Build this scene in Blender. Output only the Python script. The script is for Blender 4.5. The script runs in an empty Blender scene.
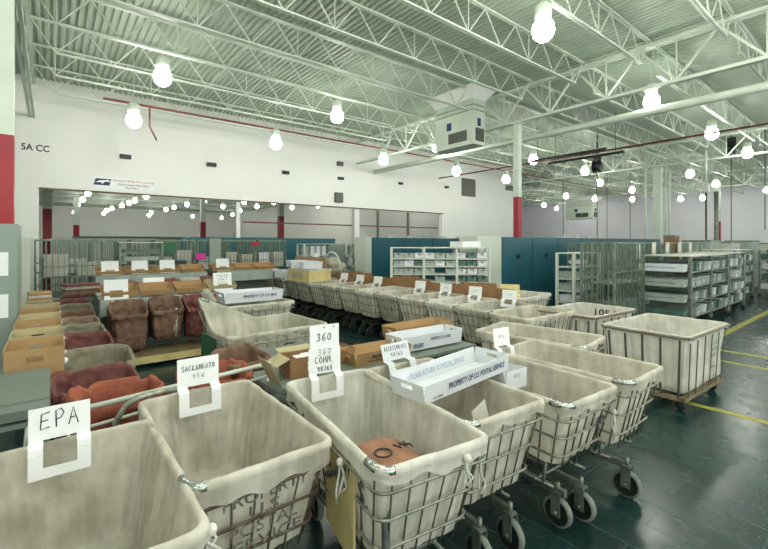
import bpy, math, random
from mathutils import Vector, Matrix, noise
random.seed(7)
PI = math.pi
S = bpy.context.scene
COL = S.collection
H = 2.0

# ------------------------------------------------------------ materials
def lin(h):
    h = h.lstrip('#'); v = [int(h[i:i+2], 16)/255 for i in (0, 2, 4)]
    return tuple((c/12.92 if c <= .04045 else ((c+.055)/1.055)**2.4) for c in v)
def mat(name, hexc, rough=.6, metal=0., var=.12, scale=6., bump=0., bscale=30., trans=0., dark=None, spec=.5, detail=4., shade_streak=0.):
    m = bpy.data.materials.new(name); m.use_nodes = True
    nt = m.node_tree; N = nt.nodes; Lk = nt.links; N.clear()
    out = N.new('ShaderNodeOutputMaterial'); b = N.new('ShaderNodeBsdfPrincipled')
    b.inputs['Roughness'].default_value = rough; b.inputs['Metallic'].default_value = metal
    b.inputs['Specular IOR Level'].default_value = spec
    c = lin(hexc); tc = N.new('ShaderNodeTexCoord')
    nz = N.new('ShaderNodeTexNoise'); nz.inputs['Scale'].default_value = scale; nz.inputs['Detail'].default_value = detail
    Lk.new(tc.outputs['Object'], nz.inputs['Vector'])
    rp = N.new('ShaderNodeValToRGB'); rp.color_ramp.elements[0].position = .32; rp.color_ramp.elements[1].position = .62
    d = lin(dark) if dark else tuple(x*(1-var*1.6) for x in c)
    rp.color_ramp.elements[0].color = (*d, 1); rp.color_ramp.elements[1].color = (*c, 1)
    Lk.new(nz.outputs['Fac'], rp.inputs['Fac']); Lk.new(rp.outputs['Color'], b.inputs['Base Color'])
    if shade_streak:  # upright dark streaks painted into the canvas for wire shadows and ridge shading
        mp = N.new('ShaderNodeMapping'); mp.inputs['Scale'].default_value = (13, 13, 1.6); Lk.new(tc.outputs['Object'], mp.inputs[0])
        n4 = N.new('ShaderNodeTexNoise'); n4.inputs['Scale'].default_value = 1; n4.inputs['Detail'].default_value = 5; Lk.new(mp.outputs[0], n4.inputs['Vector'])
        m4 = N.new('ShaderNodeMapRange'); m4.inputs[1].default_value = .38; m4.inputs[2].default_value = .56; m4.inputs[3].default_value = 1-shade_streak; m4.inputs[4].default_value = 1.
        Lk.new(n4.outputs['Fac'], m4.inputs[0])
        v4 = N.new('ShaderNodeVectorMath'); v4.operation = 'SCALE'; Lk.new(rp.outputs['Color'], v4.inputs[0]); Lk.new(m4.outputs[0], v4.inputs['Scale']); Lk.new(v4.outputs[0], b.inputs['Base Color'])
    if bump:
        n2 = N.new('ShaderNodeTexNoise'); n2.inputs['Scale'].default_value = bscale; n2.inputs['Detail'].default_value = 3
        Lk.new(tc.outputs['Object'], n2.inputs['Vector'])
        bp = N.new('ShaderNodeBump'); bp.inputs['Strength'].default_value = bump; bp.inputs['Distance'].default_value = .02
        Lk.new(n2.outputs['Fac'], bp.inputs['Height']); Lk.new(bp.outputs['Normal'], b.inputs['Normal'])
    if trans:
        t = N.new('ShaderNodeBsdfTranslucent'); Lk.new(rp.outputs['Color'], t.inputs['Color'])
        mx = N.new('ShaderNodeMixShader'); mx.inputs[0].default_value = trans
        Lk.new(b.outputs[0], mx.inputs[1]); Lk.new(t.outputs[0], mx.inputs[2]); Lk.new(mx.outputs[0], out.inputs[0])
    else:
        Lk.new(b.outputs[0], out.inputs[0])
    return m
def emis(name, hexc, st):
    m = bpy.data.materials.new(name); m.use_nodes = True
    nt = m.node_tree; nt.nodes.clear()
    o = nt.nodes.new('ShaderNodeOutputMaterial'); e = nt.nodes.new('ShaderNodeEmission')
    e.inputs[0].default_value = (*lin(hexc), 1); e.inputs[1].default_value = st
    nt.links.new(e.outputs[0], o.inputs[0]); return m
M = {}
def defs():
    M['canvas'] = mat('canvas', '#e6e2d4', .85, 0, .12, 5, .35, 26, trans=.3, dark='#c4c0ae', shade_streak=.17)
    M['canvas2'] = mat('canvas_pale', '#ece9de', .85, 0, .1, 4, .35, 22, trans=.25, dark='#cfcec0', shade_streak=.17)
    M['canvas3'] = mat('canvas_grey', '#d8d4c4', .85, 0, .1, 4, .35, 22, trans=.25, dark='#b3b3a0', shade_streak=.17)
    M['rope'] = mat('white_rope', '#dcdcd0', .9, 0, .1, 30, .3, 80)
    M['wire'] = mat('galvanised_wire', '#a8ab9c', .42, .55, .3, 20)
    M['chrome'] = mat('chrome_tube', '#c3c8c2', .22, .9, .2, 15)
    M['darkwire'] = mat('dark_green_wire', '#5c6350', .5, .4, .3, 20)
    M['steel'] = mat('dull_steel', '#8e958c', .45, .6, .3, 12)
    M['darksteel'] = mat('dark_steel', '#454e48', .5, .5, .3, 12)
    M['rust'] = mat('rusty_steel', '#75685a', .6, .4, .4, 14, dark='#4e4033')
    M['greenwire'] = mat('green_grey_wire', '#7f9180', .5, .4, .3, 6)
    M['rubber'] = mat('black_rubber', '#1b201f', .55, 0, .2, 20)
    M['tyre'] = mat('grey_tyre', '#7f877d', .6, 0, .2, 20)
    M['wood'] = mat('dolly_wood', '#8d7d5d', .7, 0, .25, 9)
    M['strap'] = mat('green_strap', '#4a5b49', .7, 0, .2, 20)
    M['rimdark'] = mat('canvas_rim', '#877f70', .7, 0, .25, 20, .3, 60)
    M['sign'] = mat('white_placard', '#eceeee', .35, 0, .03, 6)
    M['ink'] = mat('black_ink', '#26262a', .6, 0, .1, 20)
    M['inkfade'] = mat('grey_ink', '#7c8086', .6, 0, .1, 20)
    M['bluei'] = mat('blue_ink', '#2d3a70', .6, 0, .1, 20)
    M['paleblue'] = mat('pale_blue_ink', '#a9bccb', .6, 0, .1, 20)
    M['stencil'] = mat('stencil_ink', '#4b4a42', .8, 0, .4, 40, dark='#8b8a7c')
    M['whiteplastic'] = mat('white_corrugated_plastic', '#e6eaee', .3, 0, .04, 5, trans=.15)
    M['card'] = mat('brown_cardboard', '#ad8c60', .75, 0, .1, 6)
    M['cardpale'] = mat('pale_cardboard', '#b5ab84', .75, 0, .1, 6)
    M['carddark'] = mat('dark_cardboard', '#9a7550', .75, 0, .15, 6)
    M['cardyel'] = mat('yellow_cardboard', '#d8c88c', .75, 0, .1, 6)
    M['sackbrown'] = mat('brown_sack_cloth', '#80644f', .85, 0, .2, 9, .9, 14, dark='#5b463a')
    M['sacktan'] = mat('tan_sack_cloth', '#94806a', .85, 0, .2, 9, .9, 14, dark='#6e5f51')
    M['sackmaroon'] = mat('maroon_sack_cloth', '#80504a', .85, 0, .2, 9, .9, 14, dark='#562f2f')
    M['sackorange'] = mat('rust_orange_sack_cloth', '#9c5840', .85, 0, .2, 9, .9, 14, dark='#7c4434')
    M['sackgrey'] = mat('olive_grey_sack_cloth', '#8f8b76', .85, 0, .2, 9, .9, 14, dark='#6d6a58')
    M['printsack'] = mat('printed_brown_sack', '#a6795f', .8, 0, .15, 12, .4, 20)
    M['wall'] = mat('painted_wall', '#e9ebe5', .6, 0, .02, .6, .05, 4)
    M['wallfar'] = mat('far_wall', '#efeff5', .55, 0, .04, .7, .1, 2)
    M['whitepaint'] = mat('white_painted_steel', '#ccd8c8', .45, 0, .08, 1.5)
    M['deck'] = mat('painted_deck', '#b2c1ae', .5, 0, .08, .5)
    M['red'] = mat('red_paint', '#a3232f', .45, 0, .12, 2)
    M['redpipe'] = mat('red_brown_pipe', '#7a3f36', .5, 0, .2, 4)
    M['teal'] = mat('teal_enamel', '#175866', .4, 0, .08, 1.2)
    M['tealdark'] = mat('teal_gap', '#123a48', .5, 0, .1, 2)
    M['greycab'] = mat('grey_green_enamel', '#8b9a8e', .45, 0, .06, 1.2)
    M['palecab'] = mat('pale_enamel', '#c6cdc0', .45, 0, .05, 1.2)
    M['black'] = mat('black_plastic', '#15191a', .5, 0, .1, 9)
    M['vent'] = mat('grille_grey', '#6c6f66', .5, .3, .4, 60, dark='#393b36')
    M['yellow'] = mat('yellow_line', '#b5b04a', .5, 0, .25, 9)
    M['trayg'] = mat('grey_green_tray', '#a6b3aa', .5, 0, .15, 5)
    M['trayd'] = mat('dark_green_tray', '#56756a', .5, 0, .2, 5)
    M['blue'] = mat('blue_tub', '#376d8b', .5, 0, .1, 5)
    M['greybrd'] = mat('grey_board', '#6f7a71', .6, 0, .06, 3)
    M['magenta'] = mat('magenta_card', '#d92a9c', .6, 0, .02, 3)
    M['green'] = mat('green_board', '#2f6a4b', .6, 0, .1, 3)
    M['navy'] = mat('navy_print', '#202a5c', .6, 0, .05, 9)
    M['redink'] = mat('red_ink', '#c0463e', .6, 0, .05, 9)
    M['globe'] = emis('lamp_globe', '#fffdf4', 42.)
    # floor: dark polished wood blocks
    m = bpy.data.materials.new('floor_blocks'); m.use_nodes = True; nt = m.node_tree; N = nt.nodes; Lk = nt.links
    b = N['Principled BSDF']; tc = N.new('ShaderNodeTexCoord'); mp = N.new('ShaderNodeMapping')
    mp.inputs['Rotation'].default_value = (0, 0, PI/2); Lk.new(tc.outputs['Object'], mp.inputs['Vector'])
    br = N.new('ShaderNodeTexBrick'); br.inputs['Scale'].default_value = 1.; br.inputs['Brick Width'].default_value = 1.15; br.inputs['Row Height'].default_value = .3
    br.inputs['Mortar Size'].default_value = .006; br.inputs['Mortar Smooth'].default_value = .3
    br.inputs['Color1'].default_value = (*lin('#1b3a38'), 1); br.inputs['Color2'].default_value = (*lin('#162f2e'), 1); br.inputs['Mortar'].default_value = (*lin('#345250'), 1)
    Lk.new(mp.outputs[0], br.inputs['Vector'])
    nz = N.new('ShaderNodeTexNoise'); nz.inputs['Scale'].default_value = .6; nz.inputs['Detail'].default_value = 3; Lk.new(tc.outputs['Object'], nz.inputs['Vector'])
    mx = N.new('ShaderNodeMix'); mx.data_type = 'RGBA'; mx.blend_type = 'MULTIPLY'; mx.inputs[0].default_value = .6
    Lk.new(br.outputs['Color'], mx.inputs[6]); Lk.new(nz.outputs['Color'], mx.inputs[7])
    hs = N.new('ShaderNodeRGBToBW'); Lk.new(nz.outputs['Fac'], hs.inputs[0])
    ma = N.new('ShaderNodeMapRange'); ma.inputs[1].default_value = .3; ma.inputs[2].default_value = .7; ma.inputs[3].default_value = .75; ma.inputs[4].default_value = 1.15
    Lk.new(nz.outputs['Fac'], ma.inputs[0])
    vm = N.new('ShaderNodeVectorMath'); vm.operation = 'SCALE'; Lk.new(br.outputs['Color'], vm.inputs[0]); Lk.new(ma.outputs[0], vm.inputs['Scale'])
    Lk.new(vm.outputs[0], b.inputs['Base Color'])
    mr = N.new('ShaderNodeMapRange'); mr.inputs[1].default_value = .3; mr.inputs[2].default_value = .7; mr.inputs[3].default_value = .22; mr.inputs[4].default_value = .3
    n3 = N.new('ShaderNodeTexNoise'); n3.inputs['Scale'].default_value = 5; n3.inputs['Detail'].default_value = 5; Lk.new(tc.outputs['Object'], n3.inputs['Vector'])
    Lk.new(n3.outputs['Fac'], mr.inputs[0]); Lk.new(mr.outputs[0], b.inputs['Roughness'])
    bp = N.new('ShaderNodeBump'); bp.inputs['Strength'].default_value = .25; bp.inputs['Distance'].default_value = .01; bp.invert = True
    Lk.new(br.outputs['Fac'], bp.inputs['Height']); Lk.new(bp.outputs[0], b.inputs['Normal'])
    b.inputs['Specular IOR Level'].default_value = .6
    N.remove(mx); N.remove(hs)
    M['floor'] = m
defs()

# ------------------------------------------------------------ mesh builder
class MB:
    def __init__(s): s.v = []; s.f = []; s.sm = []
    def add(s, vs, fs, smooth=False):
        o = len(s.v); s.v += [tuple(p) for p in vs]
        for f in fs: s.f.append(tuple(i+o for i in f)); s.sm.append(smooth)
        return s
    def hexa(s, p):
        return s.add(p, [(0, 3, 2, 1), (4, 5, 6, 7), (0, 1, 5, 4), (1, 2, 6, 5), (2, 3, 7, 6), (3, 0, 4, 7)])
    def box(s, x0, x1, y0, y1, z0, z1, Mx=None):
        p = [Vector(q) for q in ((x0,y0,z0),(x1,y0,z0),(x1,y1,z0),(x0,y1,z0),(x0,y0,z1),(x1,y0,z1),(x1,y1,z1),(x0,y1,z1))]
        if Mx: p = [Mx @ q for q in p]
        return s.hexa(p)
    def tube(s, pts, r, n=6, closed=False, cap=True):
        pts = [Vector(p) for p in pts]; k = len(pts); rings = []
        up = None
        for i in range(k):
            if closed: t = (pts[(i+1) % k]-pts[i-1])
            else: t = pts[min(i+1, k-1)]-pts[max(i-1, 0)]
            t = t.normalized() if t.length > 1e-9 else Vector((0, 0, 1))
            if up is None:
                a = Vector((0, 0, 1)) if abs(t.z) < .9 else Vector((1, 0, 0)); up = (a - t*a.dot(t)).normalized()
            else:
                up = up - t*up.dot(t); up = up.normalized() if up.length > 1e-6 else Vector((1, 0, 0))
            b = t.cross(up); rr_ = r[i] if isinstance(r, (list, tuple)) else r
            rings.append([pts[i]+(up*math.cos(2*PI*j/n)+b*math.sin(2*PI*j/n))*rr_ for j in range(n)])
        vs = [p for R in rings for p in R]; fs = []
        for i in range(k if closed else k-1):
            a = i*n; c = ((i+1) % k)*n
            for j in range(n): fs.append((a+j, a+(j+1) % n, c+(j+1) % n, c+j))
        if not closed and cap: fs.append(tuple(range(n))[::-1]); fs.append(tuple((k-1)*n+j for j in range(n)))
        return s.add(vs, fs, True)
    def bar(s, p0, p1, w, h=None):   # square bar
        h = h or w; p0 = Vector(p0); p1 = Vector(p1); t = (p1-p0).normalized()
        a = Vector((0, 0, 1)) if abs(t.z) < .95 else Vector((0, 1, 0))
        x = t.cross(a).normalized()*w/2; y = x.cross(t).normalized()*h/2
        return s.hexa([p0-x-y, p0+x-y, p0+x+y, p0-x+y, p1-x-y, p1+x-y, p1+x+y, p1-x+y])
    def lathe(s, prof, n=16, c=(0, 0, 0), axis='z', smooth=True):
        vs = []; fs = []; c = Vector(c)
        for (r, z) in prof:
            for j in range(n):
                a = 2*PI*j/n; p = Vector((r*math.cos(a), r*math.sin(a), z))
                if axis == 'x': p = Vector((p.z, p.x, p.y))
                if axis == 'y': p = Vector((p.x, p.z, p.y))
                vs.append(c+p)
        for i in range(len(prof)-1):
            for j in range(n): fs.append((i*n+j, i*n+(j+1) % n, (i+1)*n+(j+1) % n, (i+1)*n+j))
        return s.add(vs, fs, smooth)
    def loft(s, rings, smooth=True, cap0=False, cap1=False):
        n = len(rings[0]); vs = [p for R in rings for p in R]; fs = []
        for i in range(len(rings)-1):
            for j in range(n): fs.append((i*n+j, i*n+(j+1) % n, (i+1)*n+(j+1) % n, (i+1)*n+j))
        if cap0: fs.append(tuple(range(n))[::-1])
        if cap1: fs.append(tuple((len(rings)-1)*n+j for j in range(n)))
        return s.add(vs, fs, smooth)
    def panel(s, P0, U, V, T, hole=None):  # slab, hole = (a0,a1,b0,b1) in unit coords
        P0, U, V, T = Vector(P0), Vector(U), Vector(V), Vector(T)
        if hole: A = [0, hole[0], hole[1], 1]; B = [0, hole[2], hole[3], 1]
        else: A = [0, 1]; B = [0, 1]
        for i in range(len(A)-1):
            for j in range(len(B)-1):
                if hole and i == 1 and j == 1: continue
                q = [P0+U*A[i]+V*B[j], P0+U*A[i+1]+V*B[j], P0+U*A[i+1]+V*B[j+1], P0+U*A[i]+V*B[j+1]]
                s.hexa(q+[p+T for p in q])
        return s
    def build(s, name, m, parent=None, loc=None):
        me = bpy.data.meshes.new(name); me.from_pydata(s.v, [], s.f); me.update()
        me.polygons.foreach_set('use_smooth', s.sm)
        me.materials.append(M[m] if isinstance(m, str) else m)
        o = bpy.data.objects.new(name, me); COL.objects.link(o)
        if parent: o.parent = parent
        if loc: o.location = loc
        return o
def tag(o, label=None, cat=None, group=None, kind=None):
    if label: o['label'] = label
    if cat: o['category'] = cat
    if group: o['group'] = group
    if kind: o['kind'] = kind
    return o
def thing(name, label, cat, loc=(0, 0, 0), rz=0, group=None):
    o = bpy.data.objects.new(name, None); COL.objects.link(o); o.empty_display_size = .1
    o.location = loc; o.rotation_euler = (0, 0, rz); return tag(o, label, cat, group)
def struct(name, mb, m, parent=None):
    o = mb.build(name, m, parent); o['kind'] = 'structure'; return o
def copy_tree(o, parent=None):
    c = o.copy(); COL.objects.link(c); c.parent = parent
    for ch in o.children: copy_tree(ch, c)
    return c
def dup(o, loc, rz, label, group=None, rot=None, scale=None):
    c = copy_tree(o); c.location = loc; c.rotation_euler = rot or (0, 0, rz)
    if scale: c.scale = scale
    c['label'] = label
    if group: c['group'] = group
    return c
ORD = ['first', 'second', 'third', 'fourth', 'fifth', 'sixth', 'seventh', 'eighth', 'ninth', 'tenth', 'eleventh', 'twelfth', 'thirteenth', 'fourteenth', 'fifteenth', 'sixteenth', 'seventeenth', 'eighteenth']
def frame(o, right, up):
    r = Vector(right).normalized(); u = Vector(up).normalized(); n = r.cross(u)
    return Matrix((( r.x, u.x, n.x, o[0]), (r.y, u.y, n.y, o[1]), (r.z, u.z, n.z, o[2]), (0, 0, 0, 1)))
def text(s, w, h, fr, m, parent, name='lettering', bold=.0, shear=0.):
    cu = bpy.data.curves.new('t', 'FONT'); cu.body = s; cu.align_x = 'CENTER'; cu.align_y = 'CENTER'; cu.offset = bold; cu.extrude = .002; cu.resolution_u = 3; cu.shear = shear
    ob = bpy.data.objects.new('t', cu); COL.objects.link(ob)
    me = bpy.data.meshes.new_from_object(ob.evaluated_get(bpy.context.evaluated_depsgraph_get()))
    bpy.data.objects.remove(ob); bpy.data.curves.remove(cu)
    xs = [v.co.x for v in me.vertices]; ys = [v.co.y for v in me.vertices]
    if not xs: return None
    cx, cy = (min(xs)+max(xs))/2, (min(ys)+max(ys))/2; sx = w/(max(xs)-min(xs)); sy = h/(max(ys)-min(ys))
    for v in me.vertices: v.co = fr @ Vector(((v.co.x-cx)*sx, (v.co.y-cy)*sy, .001 if v.co.z > 0 else 0))
    me.materials.clear(); me.materials.append(M[m])
    o = bpy.data.objects.new(name, me); COL.objects.link(o); o.parent = parent
    return o
ST = {'E': [[(.9,1),(.1,.92),(0,.05),(.9,.12)], [(.05,.5),(.75,.55)]], 'P': [[(.15,0),(.1,.95),(.6,1.05),(.9,.8),(.6,.5),(.12,.45)]], 'A': [[(0,0),(.45,1),(.95,0)], [(.2,.38),(.75,.4)]],
 '3': [[(.05,.9),(.6,1),(.8,.75),(.35,.55),(.85,.3),(.5,0),(0,.1)]], '6': [[(.8,1),(.2,.65),(.05,.2),(.4,0),(.8,.15),(.7,.45),(.1,.35)]], '0': [[(.5,1),(.1,.7),(.1,.25),(.5,0),(.9,.25),(.85,.75),(.5,1)]],
 'C': [[(.9,.9),(.4,1),(.05,.5),(.4,0),(.9,.15)]], 'O': [[(.5,1),(.1,.7),(.1,.25),(.5,0),(.9,.25),(.85,.75),(.5,1)]], 'M': [[(0,0),(.15,1),(.5,.4),(.85,1),(1,0)]], '.': [[(.4,0),(.45,.08)]],
 '9': [[(.8,.8),(.4,1),(.1,.75),(.4,.5),(.8,.75),(.6,0)]], '8': [[(.5,.5),(.15,.75),(.5,1),(.85,.75),(.5,.5),(.1,.25),(.5,0),(.9,.25),(.5,.5)]], '7': [[(.05,1),(.85,.95),(.35,0)], ],
 '5': [[(.85,1),(.2,.95),(.15,.55),(.7,.55),(.8,.2),(.1,0)]], 'S': [[(.9,.9),(.4,1),(.1,.75),(.8,.35),(.6,0),(.05,.1)]], 'R': [[(.1,0),(.1,1),(.8,.8),(.1,.5),(.9,0)]], 'N': [[(0,0),(.1,1),(.85,0),(.95,1)]],
 'T': [[(0,1),(1,.97)], [(.5,1),(.45,0)]], 'I': [[(.5,1),(.5,0)]], 'V': [[(0,1),(.5,0),(1,1)]], '4': [[(.7,0),(.7,1),(0,.35),(1,.4)]], 'L': [[(.1,1),(.1,0),(.9,.05)]], '2': [[(.1,.8),(.5,1),(.8,.7),(.1,0),(.9,.05)]], '1': [[(.4,.8),(.5,1),(.5,0)]]}
def hand(s, w, h, fr, m, parent, r=.0035):
    mb = MB(); n = len(s); cw = w/n
    for i, ch in enumerate(s):
        if ch == ' ': continue
        dy = random.uniform(-.05, .05)*h
        for st in ST.get(ch, []):
            mb.tube([fr @ Vector((-w/2+cw*(i+.12+.72*x), (y-.5)*h+dy, 0)) for x, y in st], r, 4)
    return mb.build('lettering', m, parent)

# ------------------------------------------------------------ the shell
mb = MB(); mb.box(-8, 52, -8, 90, -.1, 0); struct('floor', mb, 'floor')
YW = 17.0
# corrugated roof deck (ribs run along Y)
def deck(x0, x1, y0, y1, z):
    p = .152; n = int((x1-x0)/p); prof = []
    for i in range(n):
        x = x0+i*p; prof += [(x, z), (x+.055, z), (x+.075, z+.05), (x+.13, z+.05)]
    vs = [(x, y0, zz) for x, zz in prof]+[(x, y1, zz) for x, zz in prof]; k = len(prof)
    return MB().add(vs, [(i, i+k, i+1+k, i+1) for i in range(k-1)])
ZD = 7.16
struct('ceiling', deck(-8, 50, -8, 90, ZD), 'deck')
OX0, OX1, OZ = -.28, 17.95, 3.72
mb = MB(); mb.box(-8, 25.4, YW, YW+.25, OZ, ZD+.1); mb.box(-8, OX0, YW, YW+.25, 0, OZ); mb.box(OX1, 25.4, YW, YW+.25, 0, OZ)
struct('wall_back', mb, 'wall')
mb = MB(); mb.box(49.3, 49.5, -8, 40, 0, ZD+.1); struct('wall_right', mb, 'wallfar')
mb = MB(); mb.box(25.4, 49.5, 40, 40.2, 0, ZD+.1); struct('wall_far_right', mb, 'wallfar')
mb = MB(); mb.box(25.15, 25.4, YW+.25, 90, 0, ZD+.1); struct('wall_side', mb, 'wall')
mb = MB(); mb.box(-8, 25.15, 74, 74.2, 0, ZD+.1); struct('wall_far', mb, 'wall')
mb = MB(); mb.box(-8, -7.8, -8, 90, 0, ZD+.1); struct('wall_left', mb, 'wall')
mb = MB(); mb.box(OX0, OX1+.1, YW-.04, YW, OZ-.03, OZ+.03); struct('trim_1', mb, 'rust')
for i, (x, w) in enumerate([(6.0, .16), (11.9, .3), (13.3, .06), (15.4, .06), (17.85, .09)]):
    mb = MB(); mb.box(x-w/2, x+w/2, YW+.02, YW+.2, 0, OZ-.05); struct('trim_%d' % (i+2), mb, 'wall' if w > .08 else 'steel')
mb = MB(); mb.box(6.3, 17.9, YW+.3, YW+.36, 2.85, 2.91); struct('trim_7', mb, 'redpipe')
# painted floor lines
for i, (x0, x1, y0, y1) in enumerate([(9.7, 9.82, -3, 2.35), (8.83, 8.93, -3, 2.2), (6.18, 6.28, -3, 1.75), (9.7, 24, 2.42, 2.56)]):
    mb = MB(); mb.box(x0, x1, y0, y1, .0, .003); tag(struct('trim_%d' % (i+8), mb, 'yellow'))

# ------------------------------------------------------------ roof joists, girders, columns
LJ = 12.2; ZB = 6.38; ZT = 7.12
def joist_mesh(L, zb, zt, npan, rw=.011, cw=.045):
    tc = MB(); tc.box(0, L, -cw, -cw*.15, zt-.04, zt); tc.box(0, L, cw*.15, cw, zt-.04, zt)
    bc = MB(); a = .5; bc.box(a, L-a, -cw, -cw*.15, zb, zb+.035); bc.box(a, L-a, cw*.15, cw, zb, zb+.035)
    wb = MB(); d = (L-2*a)/npan
    pts = [(.05, 0, zt-.03)]
    for i in range(npan):
        pts += [(a+d*i, 0, zb+.02), (a+d*(i+.5), 0, zt-.03)]
    pts += [(L-a, 0, zb+.02), (L-.05, 0, zt-.03)]
    for p, q in zip(pts, pts[1:]): wb.bar(p, q, rw*2)
    for i in range(npan):
        if i % 2 == 0: wb.bar((a+d*i, 0, zb), (a+d*i, 0, zt), rw*1.6)
    return tc, bc, wb
tc, bc, wb = joist_mesh(LJ, ZB, ZT, 10)
J = thing('roof_joist', '', 'joist', (0, 0, 0), 0, 'white open web roof joists')
tc.build('top_chord', 'whitepaint', J); bc.build('bottom_chord', 'whitepaint', J); wb.build('web', 'whitepaint', J)
JY = [15.6-1.65*i for i in range(14)]
BAY = [('left of the hanging air unit', -.4), ('right of the hanging air unit', 11.95), ('past the tall white column with pipes', 24.3), ('beside the far bright wall', 36.65)]
first = True
for bn, bx in BAY:
    for i, y in enumerate(JY):
        lab = 'white roof joist %s, %s from the back wall' % (bn, ORD[i])
        if first: J.location = (bx, y, 0); J['label'] = lab; first = False
        else: dup(J, (bx, y, 0), 0, lab)
for i in range(6):
    dup(J, (36.65, 19+2.4*i, 0), 0, 'distant white roof joist near the far bright wall, %s past the back wall line' % ORD[i])
    dup(J, (25.5, 19+2.4*i, 0), 0, 'distant white roof joist right of the back wall end, %s behind it' % ORD[i])
for i in range(10):
    dup(J, (-.4, 20+(2.8 if i < 6 else 0)*i+(-16+6.5*i if i > 5 else 0), 0), 0, 'white roof joist seen through the opening, left bay, %s behind the wall' % ORD[i])
    dup(J, (11.95, 20+(2.8 if i < 6 else 0)*i+(-16+6.5*i if i > 5 else 0), 0), 0, 'white roof joist seen through the opening, right bay, %s behind the wall' % ORD[i])
GX = [-.45, 11.9, 24.25, 36.6]
GN = ['over the left red column', 'over the middle red column by the hanging air unit', 'over the tall white column with pipes', 'over the far right red column']
gm = MB(); gm2 = MB(); gw = MB(); gl = 26.; gy0 = -9.
gm.box(-.09, -.02, gy0, gy0+gl, 6.95, 7.03); gm.box(.02, .09, gy0, gy0+gl, 6.95, 7.03)
gm2.box(-.08, -.015, gy0, gy0+gl, 5.9, 5.98); gm2.box(.015, .08, gy0, gy0+gl, 5.9, 5.98)
k = 0; y = gy0+.1
while y < gy0+gl-1.7:
    gw.bar((0, y, 6.95), (0, y+.825, 5.97), .05); gw.bar((0, y+.825, 5.97), (0, y+1.65, 6.95), .05); gw.bar((0, y+.825, 5.97), (0, y+.825, 6.95), .03); y += 1.65
G = thing('roof_girder', 'deep white truss girder '+GN[0], 'girder', (GX[0], 0, 0), 0, 'white truss girders')
gm.build('top_chord', 'whitepaint', G); gm2.build('bottom_chord', 'whitepaint', G); gw.build('web', 'whitepaint', G)
for x, n in zip(GX[1:], GN[1:]): dup(G, (x, 0, 0), 0, 'deep white truss girder '+n)
def column(x, y, r, lab, redz=3.5, top=5.9, sq=True):
    c = thing('column', lab, 'column', (x, y, 0))
    a = MB(); b = MB()
    if redz: a.box(-r, r, -r, r, 0, redz); a.build('painted_guard', 'red', c)['label'] = 'red painted lower length'
    b.box(-r, r, -r, r, redz, top); b.box(-r*1.6, r*1.6, -r*1.6, r*1.6, top-.03, top); b.build('shaft', 'whitepaint', c)
    return c
column(-.5, 7.86, .105, 'thick column with red lower half behind the grey cabinet at the left edge')
column(11.9, 7.9, .095, 'slim white column with red base standing behind the teal cabinets in the middle')
c = column(24.25, 7.9, .17, 'thick all white column with pipes beside it behind the teal cabinets', 0)
for dx, dy in ((-.45, .4), (.5, -.2), (.75, -.3)):
    mb = MB(); mb.tube([(dx, dy, 0), (dx, dy, 6.3)], .055, 8); mb.build('riser_pipe', 'whitepaint', c)
column(36.6, 8.2, .14, 'distant column with red base at right beyond the racks')
column(-.1, 23.5, .16, 'red based column just inside the left end of the opening')
column(8.5, 31.3, .16, 'red based column seen through the opening behind the back carts')
column(10.1, 21.9, .14, 'red based column seen through the middle of the opening')
column(1.7, 43.3, .2, 'far small red column seen through the left part of the opening')

# pipes
def pipe(pts, r, m, label, cat='pipe', name='ceiling_pipe', n=8):
    mb = MB(); mb.tube(pts, r, n); return tag(mb.build(name, m), label, cat)
pipe([(12.9, -8, 5.62), (12.9, 16.9, 5.62)], .11, 'whitepaint', 'thick white pipe running under the girder toward the back wall, lower of two')
pipe([(13.5, -8, 5.75), (13.5, 16.9, 5.75)], .08, 'whitepaint', 'thinner white pipe running beside the thick one under the middle girder')
pipe([(1.2, 14.6, 6.22), (40, 14.6, 6.22)], .035, 'redpipe', 'red brown sprinkler pipe running along just in front of the white back wall')
pipe([(17.6, -8, 5.75), (17.6, 16.9, 5.75)], .035, 'redpipe', 'thin dark red sprinkler pipe crossing the ceiling right of the air unit')
pipe([(2.4, 14.6, 6.22), (2.4, 14.6, 5.6), (2.6, 14.6, 5.2)], .025, 'redpipe', 'short red brown pipe drop near the lamp by the back wall')
pipe([(19, 10.5, 5.3), (24, 10.5, 5.3)], .05, 'whitepaint', 'short white pipe hung level above the teal cabinets')
for i, (x, y) in enumerate([(15.6, 8.2), (16.6, 8.0)]):
    mb = MB(); mb.box(-.06, .06, -1.5, 1.5, 0, .08); mb.bar((0, -1.2, .08), (0, -1.2, 1.6), .015); mb.bar((0, 1.2, .08), (0, 1.2, 1.6), .015)
    tag(mb.build('hanging_rail', 'darksteel', loc=(x, y, 5.35)), '%s of the two dark rails hung below the ceiling right of the air unit' % ['nearer', 'farther'][i], 'rail', 'dark hanging rails')

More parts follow.
